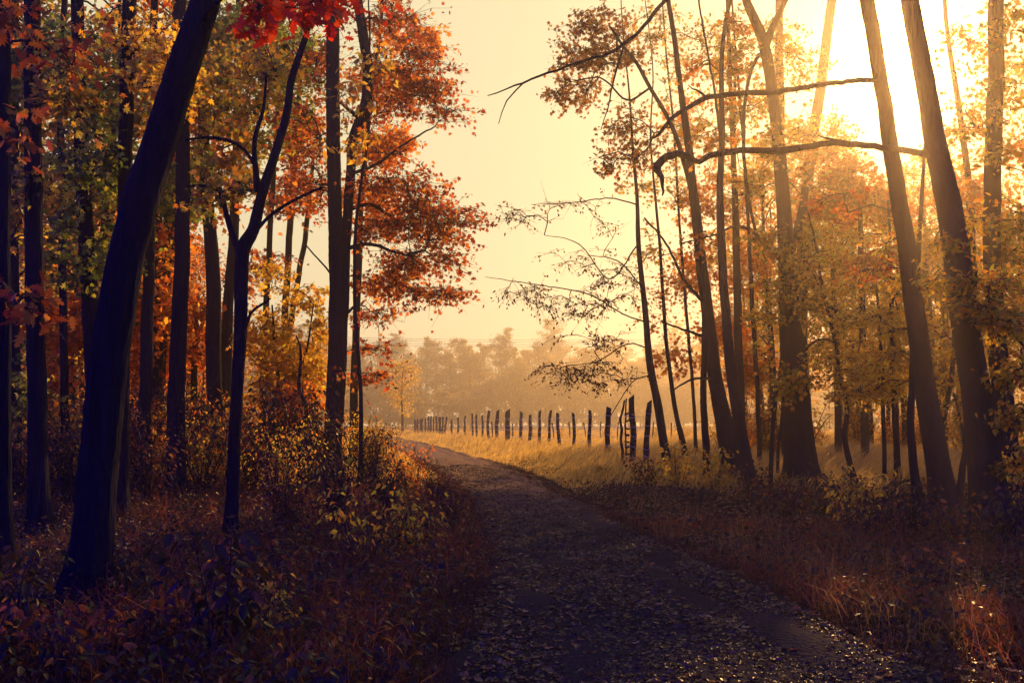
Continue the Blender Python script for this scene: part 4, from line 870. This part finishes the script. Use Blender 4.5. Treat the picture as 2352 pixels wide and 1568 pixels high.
# beech-like layers
tree('beech_tree', 'young beech with flat layers of green and yellow leaves entering from the right edge', 'tree',
     [[(2420,1230,26),(2415,1000,22),(2400,800,18),(2385,600,14),(2370,420,9)]], D=12.5, height=None,
     limbs=[[(2405,860,8),(2340,780,6,-.2),(2270,720,5,-.4),(2200,700,3,-.6)], [(2395,700,8),(2330,640,6,.2),(2260,600,4,.4),(2190,590,2,.6)], [(2412,980,7),(2350,960,5),(2290,990,3)]],
     leafy=[(2290,640,80,26,12.5,.7,22),(2320,740,70,30,12.2,.7,26),(2250,700,70,20,12.2,.6,14),(2330,850,50,34,12.4,.6,16),(2340,960,40,40,12.6,.6,14),(2340,1060,40,30,12.6,.6,9),(2150,640,50,16,12.6,.5,7),(2340,500,40,40,12.6,.6,9)],
     leaf=.075, kind='oval', mat='olive', per=26, spread=.28, flat=.16)
tree('beech_tree', 'yellow green beech layers spread between the wiggly sapling and the leaning trunks', 'tree',
     [[(2060,1010,14),(2056,900,13),(2050,750,12),(2044,600,9),(2040,460,5)]], D=24, height=None,
     leafy=[(1960,800,80,26,24,1.5,26),(2040,850,80,24,24,1.5,24),(1980,900,60,20,24,1.4,14),(2060,730,80,26,24,1.5,22),(1980,650,90,34,24,1.5,30),(2080,560,70,40,24,1.5,20),(1920,560,60,40,24,1.5,16)],
     leaf=.10, kind='oval', mat='yellow', per=28, spread=.45, flat=.18)
tree('beech_tree', 'green tinted tree crown in the middle distance right of the big trunk', 'tree',
     [[(1925,1000,16),(1922,850,15),(1915,650,13),(1905,450,9),(1900,330,6)]], D=34, height=None,
     leafy=[(1900,620,80,70,34,2,36),(1960,540,70,60,34,2,30),(1860,500,60,60,34,2,20),(1890,760,60,50,34,2,18),(2010,470,60,50,34,2,22)], leaf=.15, kind='quad', mat='olive', per=32, spread=.65)
tree('crimson_tree', 'red and orange crown below the sun glare, crossed by the long bare limb', 'tree',
     [[(1985,1000,18),(1982,800,16),(1978,600,13),(1975,430,8)]], D=30, height=None,
     leafy=[(1960,430,90,50,30,2,50),(1900,480,60,40,30,2,26),(2050,470,70,50,30,2,30),(1930,380,60,30,30,2,14),(2000,590,60,34,30,2,16)], leaf=.14, mat='red', per=34, spread=.6)
tree('crimson_tree', 'small vivid red leaf cluster tree left of the leaning trunk at middle height', 'tree',
     [[(2030,1040,10),(2026,850,9),(2015,680,6),(2005,620,4)]], D=21, height=None,
     leafy=[(1990,605,70,26,21,.8,11),(2050,600,50,22,21,.8,5)], leaf=.10, kind='oak', mat='red', per=16, spread=.35)

# ================================================================== NEAR SHRUBS
def put(o, x, y, s=1., rz=None):
    o.location = (x, y, float(hgt(x, y)) - .02); o.scale = (s, s, s); o.rotation_euler = (0, 0, R.uniform(0, 6.28) if rz is None else rz); return o
def gpt(px, py): 
    D = GY(py); q = P(px, py, D); return q[0], q[1]
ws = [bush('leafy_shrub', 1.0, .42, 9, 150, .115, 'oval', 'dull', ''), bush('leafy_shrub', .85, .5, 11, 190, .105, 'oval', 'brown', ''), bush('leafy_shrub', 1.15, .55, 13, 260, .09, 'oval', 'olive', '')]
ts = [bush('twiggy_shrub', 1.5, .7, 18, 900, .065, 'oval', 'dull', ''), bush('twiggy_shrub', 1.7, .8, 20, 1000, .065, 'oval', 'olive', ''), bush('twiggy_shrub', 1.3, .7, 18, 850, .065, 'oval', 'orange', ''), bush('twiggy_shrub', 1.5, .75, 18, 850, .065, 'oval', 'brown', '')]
used = set()
def shrub(tm, px, py, s, label, group=None):
    x, y = gpt(px, py)
    if id(tm) in used: o = copy_tree(tm)
    else: o = tm; used.add(id(tm))
    put(o, x, y, s); o['label'] = label; o['category'] = 'shrub'
    if group: o['group'] = group
    return o
FG = 'leafy shrubs in the dark left foreground'
for a in [(1,60,1590,.62,'large drooping leaf shrub in the bottom left corner'),(1,170,1640,.6,'shrub with hanging leaves at the foot of the thick leaning trunk'),(1,330,1560,.62,'brown leaved shrub just right of the thick leaning trunk foot'),
          (0,500,1570,.85,'tallest large-leaved shrub in the left foreground, below the forked sapling'),(1,440,1520,.6,'brown shrub between the leaning trunk and the tallest foreground shrub'),(2,620,1500,.45,'small green brown shrub right of the tallest foreground shrub'),
          (0,20,1500,.7,'dull shrub against the left edge of the photo above the corner shrub'),(1,560,1380,.7,'brown shrub directly in front of the forked sapling'),(0,700,1600,.4,'small low shrub at the bottom, left of the track'),
          (2,840,1300,.8,'green brown shrub on the bank left of the track bend'),(2,960,1290,.62,'lower shrub on the bank touching the track bend'),(0,300,1400,.5,'small dull shrub behind the foot of the leaning trunk')]:
    shrub(ws[a[0]], a[1], a[2], a[3], a[4], FG)
BG = 'leafy bushes along the left bank of the track'
for a in [(0,850,1120,1.0,'dark bush right beside the foot of the double trunk'),(1,820,1090,1.15,'tall leafy bush with sunlit top right of the double trunk'),(1,880,1100,.95,'sunlit bush on the bank where the track narrows'),(2,940,1130,.8,'orange bush leaning over the track edge'),
          (3,1000,1160,.6,'low brown bush at the track edge below the orange one'),(0,700,1130,.9,'dark bush left of the double trunk foot'),(1,640,1150,.9,'green tinted bush between forked sapling and double trunk'),(3,580,1120,1.1,'brown bush behind the forked sapling'),
          (1,460,1130,1.1,'green brown bush between the straight and forked dark trunks'),(3,340,1160,1.1,'brown bush right behind the leaning trunk'),(0,180,1180,1.0,'dull bush behind the left of the leaning trunk'),(3,50,1150,1.1,'brown bush near the left edge behind the tall trunks'),
          (0,760,1210,.75,'dull bush in front of the double trunk'),(3,660,1240,.7,'brown bush in the shade right of the forked sapling'),(0,900,1190,.7,'dark bush on the middle of the bank beside the track'),(2,860,1060,1.0,'small glowing orange bush behind the sunlit bank bushes'),
          (3,1040,1230,.45,'small brown bush bordering the dark part of the track'),(2,760,1060,1.1,'orange bush behind the foot of the double trunk'),(1,520,1060,1.3,'high green brown bush deep between the left trunks'),(2,430,1080,1.3,'high orange bush deep left of the forked sapling'),
          (3,250,1090,1.3,'high brown bush deep behind the leaning trunk'),(0,110,1080,1.3,'high dull bush deep between the two leftmost trunks')]:
    shrub(ts[a[0]], a[1], a[2], a[3], a[4], BG)
URECS = []
UN = ['dull green', 'green and yellow', 'orange', 'brown']
for k in range(46):
    px = R.uniform(-350, 770); py = R.uniform(1035, 1130); i_ = int(R.integers(0, 4))
    URECS.append([None, *gpt(px, py)]); URECS[-1][0] = shrub(ts[i_], px, py, R.uniform(1.0, 1.7), UN[i_] + ' leafy bush deep in the shaded undergrowth behind the left trunks', UN[i_] + ' bushes in the left undergrowth')
ub = [bush('understory_bush', 1.5, .8, 18, 700, .085, 'quad', 'orange', ''), bush('understory_bush', 1.7, .9, 18, 700, .085, 'quad', 'yellow', ''), bush('understory_bush', 1.4, .8, 18, 650, .085, 'quad', 'rust', '')]
UB = ['orange', 'yellow', 'rust brown']
for k in range(40):
    D = R.uniform(33, 62); px = R.uniform(1640, 2520) if k > 3 else R.uniform(1660, 1760); i_ = int(R.integers(0, 3)); q = P(px, 960, D)
    if id(ub[i_]) in used: o = copy_tree(ub[i_])
    else: o = ub[i_]; used.add(id(ub[i_]))
    put(o, q[0], q[1], R.uniform(.9, 2.0)); o['label'] = UB[i_] + ' leafy bush deep in the sunlit undergrowth behind the right trunks'; o['category'] = 'bush'
    o['group'] = UB[i_] + ' bushes in the right undergrowth'; URECS.append([o, q[0], q[1]])
# dead branches lying on the floor
for pts_, w_, lab in [([(1850,1122),(1930,1112),(2010,1128),(2090,1120)], 9, 'long dead branch lying on the ground right of the broadest trunk'), ([(1940,1150),(1990,1128),(2040,1138)], 6, 'short forked dead branch on the leafy floor below the long one'),
                      ([(110,1545),(240,1562),(380,1590)], 10, 'dark fallen branch in the bottom left corner among drooping leaves'), ([(580,1240),(640,1190),(720,1180)], 7, 'curved dead branch on the bank right of the forked sapling'),
                      ([(2060,1420),(2150,1395),(2230,1400)], 6, 'thin dead branch in the rusty grass at lower right')]:
    g3 = []
    for i_, (a_, b_) in enumerate(pts_):
        D = GY(b_); q = P(a_, b_, D); q[2] = float(hgt(q[0], q[1])) + .05 + (.12 if i_ % 2 else .02); g3.append(q)
    mid = g3[len(g3) // 2]; root = empty('fallen_branch', (mid[0], mid[1], 0), lab, 'branch'); mb = MB()
    rr = [w_ / 2 / F * mid[1] * (1 - .6 * i_ / len(g3)) for i_ in range(len(g3))]; pp, rr = crom(g3, rr, .06); tube(mb, pp, rr, 8, rough=.1); mb.build('limb', M['bark'], root, (mid[0], mid[1], 0))
    for k in range(4):
        mb = MB(); j_ = int(R.integers(1, len(pp) - 1)); e = pp[j_] + np.array([R.normal(0, .3), R.normal(0, .15), abs(R.normal(.10, .08))]); tube(mb, [pp[j_], (pp[j_] + e) / 2 + [0, 0, .04], e], [rr[j_] * .5, rr[j_] * .35, .002], 5); mb.build('twig', M['bark'], root, (mid[0], mid[1], 0))
RG = 'small yellowing saplings under the right trees'
ys_ = [bush('young_shrub', .8, .5, 11, 220, .085, 'oval', 'yellow', ''), bush('young_shrub', .7, .5, 11, 220, .08, 'oval', 'brown', ''), bush('young_shrub', .65, .5, 11, 240, .075, 'oval', 'dull', '')]
for a in [(0,1560,1115,1.0,'yellow leaved sapling at the foot of the bending slender stems'),(0,1640,1125,.9,'yellow leaved sapling in front of the curving tree foot'),(1,1480,1110,.9,'brown leaved sapling by the last tall fence post'),(2,1730,1150,.9,'dull low shrub in front of the dark stems'),
          (1,1790,1190,.9,'brown shrub in front and left of the broadest trunk'),(0,1960,1210,.8,'yellow shrub in front and right of the broadest trunk'),(2,1900,1180,.9,'dull shrub right at the foot of the broadest trunk'),(1,2010,1250,.7,'brown shrub below the wiggly sapling'),
          (2,2100,1230,.8,'dull shrub in front of the trunk rising into the glare'),(1,2200,1260,.7,'brown shrub between the feet of the two leaning trunks'),(2,2330,1270,.9,'dull shrub at the right edge beside the thickest leaning trunk'),(0,2340,1180,1.0,'yellow shrub near the right edge behind the thickest leaning trunk'),
          (1,1380,1100,.5,'small brown shrub in the grass below the fence'),(2,1600,1180,.6,'dull shrub at the right verge of the shaded track'),(1,2160,1370,.5,'little brown shrub in the rusty grass at lower right'),(1,1420,1150,.5,'small brown shrub at the track verge before the fence')]:
    shrub(ys_[a[0]], a[1], a[2], a[3] * 1.25, a[4], RG)

# ================================================================== FOREST BEHIND
T_or = forest_tree('autumn_tree', 13, .20, 3.0, 3.2, 2500, .22, 'orange', label='orange leaved tree in the sunlit forest behind the right trunks')
T_ye = forest_tree('autumn_tree', 12, .18, 2.5, 3.0, 2500, .20, 'yellow', label='yellow leaved tree in the sunlit forest behind the right trunks')
T_rd = forest_tree('autumn_tree', 12, .18, 2.5, 3.0, 2500, .20, 'red', label='red leaved tree in the forest behind the trunks')
T_gr = forest_tree('autumn_tree', 15, .22, 3.5, 3.3, 2600, .22, 'olive', label='olive green tree in the forest behind the trunks')
T_pi = forest_tree('pine_tree', 18, .22, 9.5, 2.6, 3600, .34, 'pine', kind='lance', pine=True, label='hazy pine with a bare lower trunk in the far treeline')
T_pj = forest_tree('pine_tree', 19.5, .24, 11.5, 2.9, 3600, .36, 'pine', kind='lance', pine=True, label='hazy tall pine in the far treeline')
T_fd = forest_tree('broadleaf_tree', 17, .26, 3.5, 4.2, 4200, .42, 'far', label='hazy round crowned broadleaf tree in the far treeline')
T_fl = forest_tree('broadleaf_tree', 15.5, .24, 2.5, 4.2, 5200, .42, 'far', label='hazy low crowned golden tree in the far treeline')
firsts = set()
RECS = []
def put_tree(t_, x, y, s, group, label=None):
    o = put_tree_(t_, x, y, s, group, label); RECS.append([o, x, y]); return o
def put_tree_(t_, x, y, s, group, label=None):
    f = id(t_) not in firsts; firsts.add(id(t_)); return place(t_, x, y, R.uniform(0, 6.28), s, label, group, first=f)
NAMES = {id(T_or): 'orange leaved', id(T_ye): 'yellow leaved', id(T_rd): 'red leaved', id(T_gr): 'olive green'}
# right-hand forest
for k in range(34):
    D = R.uniform(40, 85) if k > 16 else R.uniform(38, 50)
    px = R.uniform(1690, 2700); x = P(px, 900, D)[0]; t_ = [T_or, T_ye, T_gr, T_gr, T_rd, T_ye][R.integers(0, 6)]
    s = R.uniform(.65, 1.1)
    if abs(px - 2070) < 90: s *= .8
    put_tree(t_, x, D, s, NAMES[id(t_)] + ' trees in the hazy forest beyond the right meadow', NAMES[id(t_)] + ' tree in the sunlit hazy forest beyond the meadow on the right')
for k, (px, D, s, t_) in enumerate([(2900,15,1.0,T_gr),(2800,20,1.0,T_or),(2660,27,1.1,T_gr),(2560,33,1.1,T_ye),(3050,24,1.2,T_gr),(2480,42,1.2,T_or),(2700,40,1.3,T_gr),(2900,34,1.3,T_ye),(3200,18,1.1,T_gr),(1960,56,1.25,T_ye),(1850,50,1.1,T_gr),(1770,56,1.1,T_or),(1930,66,1.4,T_gr),(2210,68,1.2,T_or),(1700,62,1.05,T_ye)]):  # tall trees added to block the low sun, most of them out of view
    put_tree(t_, P(px, 900, D)[0], D, s, 'tall ' + NAMES[id(t_)] + ' trees added to shade the right side', 'tall ' + NAMES[id(t_)] + ' tree on the right, added to block the low sun')
# left-hand forest
for k in range(60):
    D = R.uniform(26, 75); px = R.uniform(-420, 430); x = P(px, 900, D)[0]; t_ = [T_or, T_rd, T_gr, T_gr, T_ye, T_rd][R.integers(0, 6)]
    put_tree(t_, x, D, R.uniform(.7, 1.1), NAMES[id(t_)] + ' trees deep in the left forest', NAMES[id(t_)] + ' tree deep in the forest behind the left trunks')
for px, D, s, t_ in ((470, 46, .5, T_rd), (540, 50, .45, T_ye), (600, 44, .42, T_or), (660, 52, .45, T_ye), (720, 46, .42, T_or), (770, 56, .40, T_ye), (430, 60, .6, T_or), (620, 66, .5, T_gr), (700, 72, .5, T_ye)):
    put_tree(t_, P(px, 900, D)[0], D, s, 'low ' + NAMES[id(t_)] + ' trees glowing behind the forked sapling', 'low ' + NAMES[id(t_)] + ' tree glowing behind the forked sapling')
# far treeline
FL = {id(T_pi): 'hazy slim pine', id(T_pj): 'hazy tall pine', id(T_fd): 'hazy rounded tree', id(T_fl): 'hazy golden tree'}
for k in range(170):
    x = -185 + 400 * (k + R.uniform(-.4, .4)) / 170; D = R.uniform(305, 380); t_ = [T_pi, T_fd, T_pj, T_fl, T_fd][R.integers(0, 5)]
    put_tree(t_, x, D, R.uniform(1.42, 1.78), FL[id(t_)] + 's in the far treeline', FL[id(t_)].replace('hazy ', 'hazy ') + ' in the far treeline across the meadow')
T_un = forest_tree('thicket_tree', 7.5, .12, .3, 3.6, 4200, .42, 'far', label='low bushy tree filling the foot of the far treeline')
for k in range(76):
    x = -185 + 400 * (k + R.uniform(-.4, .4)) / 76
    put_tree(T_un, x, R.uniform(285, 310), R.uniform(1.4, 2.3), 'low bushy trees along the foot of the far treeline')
# small tree in the meadow
ft = forest_tree('meadow_tree', 8.2, .16, 1.9, 2.6, 2600, .20, 'yellow', nb=34, label='small lone pale yellow tree at the end of the track before the treeline')
ft.location = (P(922, 985, 112)[0], 112, 0)
# low golden bushes along the far meadow edge
gb = bush('golden_bush', 1.3, .9, 14, 420, .13, 'quad', 'yellow', 'golden low bush in the far meadow behind the fence')
ffirst = True
for px, D, s in [(1230,66,.9),(1290,70,1.0),(1330,74,.8),(1180,80,.9),(1390,72,.9),(1440,76,1.0),(1500,70,1.1),(1570,72,1.1),(1640,68,1.2),(1700,70,1.2),(900,100,1.0),(870,92,1.0),(960,112,1.2),(1010,120,1.3),(1080,110,1.0),(850,84,1.0)]:
    o = gb if ffirst else copy_tree(gb); ffirst = False
    q = P(px, 960, D); put(o, q[0], q[1], s); o['group'] = 'golden bushes in the far meadow'; URECS.append([o, q[0], q[1]])

# every forest tree and bush gets a label of its own where it can be seen
LM = [(20, 'at the left edge'), (85, 'the second left trunk'), (150, 'the thin left trunk'), (215, 'the leaning left trunk'), (290, 'the leaning trunk middle'), (405, 'the straight left trunk'), (490, 'the S curved trunk'),
      (550, 'the forked sapling'), (650, 'the thin twin trunks'), (775, 'the double trunk'), (880, 'the track end'), (960, 'the far fence end'), (1040, 'the far close posts'), (1130, 'the left middle posts'), (1210, 'the thick middle post'),
      (1290, 'the fence centre'), (1370, 'the spaced right posts'), (1450, 'the pegged brace'), (1520, 'the slender leaning tree'), (1575, 'the bending stem'), (1660, 'the curving tree'), (1720, 'the dark leaning stems'), (1830, 'the broadest trunk'),
      (1950, 'the wiggly sapling'), (2040, 'the sunward gap'), (2110, 'the trunk into the glare'), (2230, 'the thickest right trunk'), (2320, 'the right edge trunk')]
ORD = ['nearest', 'second nearest', 'third nearest', 'fourth nearest', 'fifth nearest', 'sixth nearest', 'seventh nearest', 'eighth nearest', 'ninth nearest', 'tenth nearest']
bk = {}
for o, x, y in RECS + URECS:
    px = CX + F * x / y / math.cos(PITCH) * (math.cos(PITCH) ** 2 + 0)
    if -40 < px < 2400:
        lm = min(LM, key=lambda q: abs(q[0] - px))[1]; g_ = o['group']
        bk.setdefault((g_, lm), []).append((y, o))
for (g_, lm), v in bk.items():
    v.sort(key=lambda q: q[0])
    for i_, (y, o) in enumerate(v):
        base_ = o['label'].split(' in the ')[0].split(' deep ')[0].split(' on the right')[0].split(' glowing')[0].split(' along')[0].split(' filling')[0]
        zone = 'of the far treeline' if y > 150 else 'in the meadow' if 'golden_bush' in o.name else 'in the undergrowth' if 'bush' in o['category'] or 'shrub' in o['category'] else 'of the forest'
        o['label'] = base_ + ' ' + zone + ' behind ' + lm.replace('at the', 'the') + (', ' + ORD[min(i_, 9)] if len(v) > 1 else '')

# ================================================================== HAZE
def haze():
    x0, x1, y0, y1, z0, z1 = -460, 460, -90, 660, -1.5, 34
    V = [(x, y, z) for z in (z0, z1) for y in (y0, y1) for x in (x0, x1)]
    Fq = np.array([(0,2,3,1),(4,5,7,6),(0,1,5,4),(2,6,7,3),(0,4,6,2),(1,3,7,5)])
    m, t = mat_base('haze_air'); v = t.nodes.new('ShaderNodeVolumePrincipled'); v.inputs['Color'].default_value = (1, .86, .64, 1)
    v.inputs['Density'].default_value = HAZE_D; v.inputs['Anisotropy'].default_value = HAZE_G
    o_ = t.nodes.new('ShaderNodeOutputMaterial'); t.links.new(v.outputs[0], o_.inputs['Volume'])
    o = mesh_obj('haze', V, [(4, Fq)], m); prop(o, 'golden sunlit mist hanging over the meadow and between the trees', 'haze', kind='stuff')
HAZE_D, HAZE_G = .0016, .86
haze()
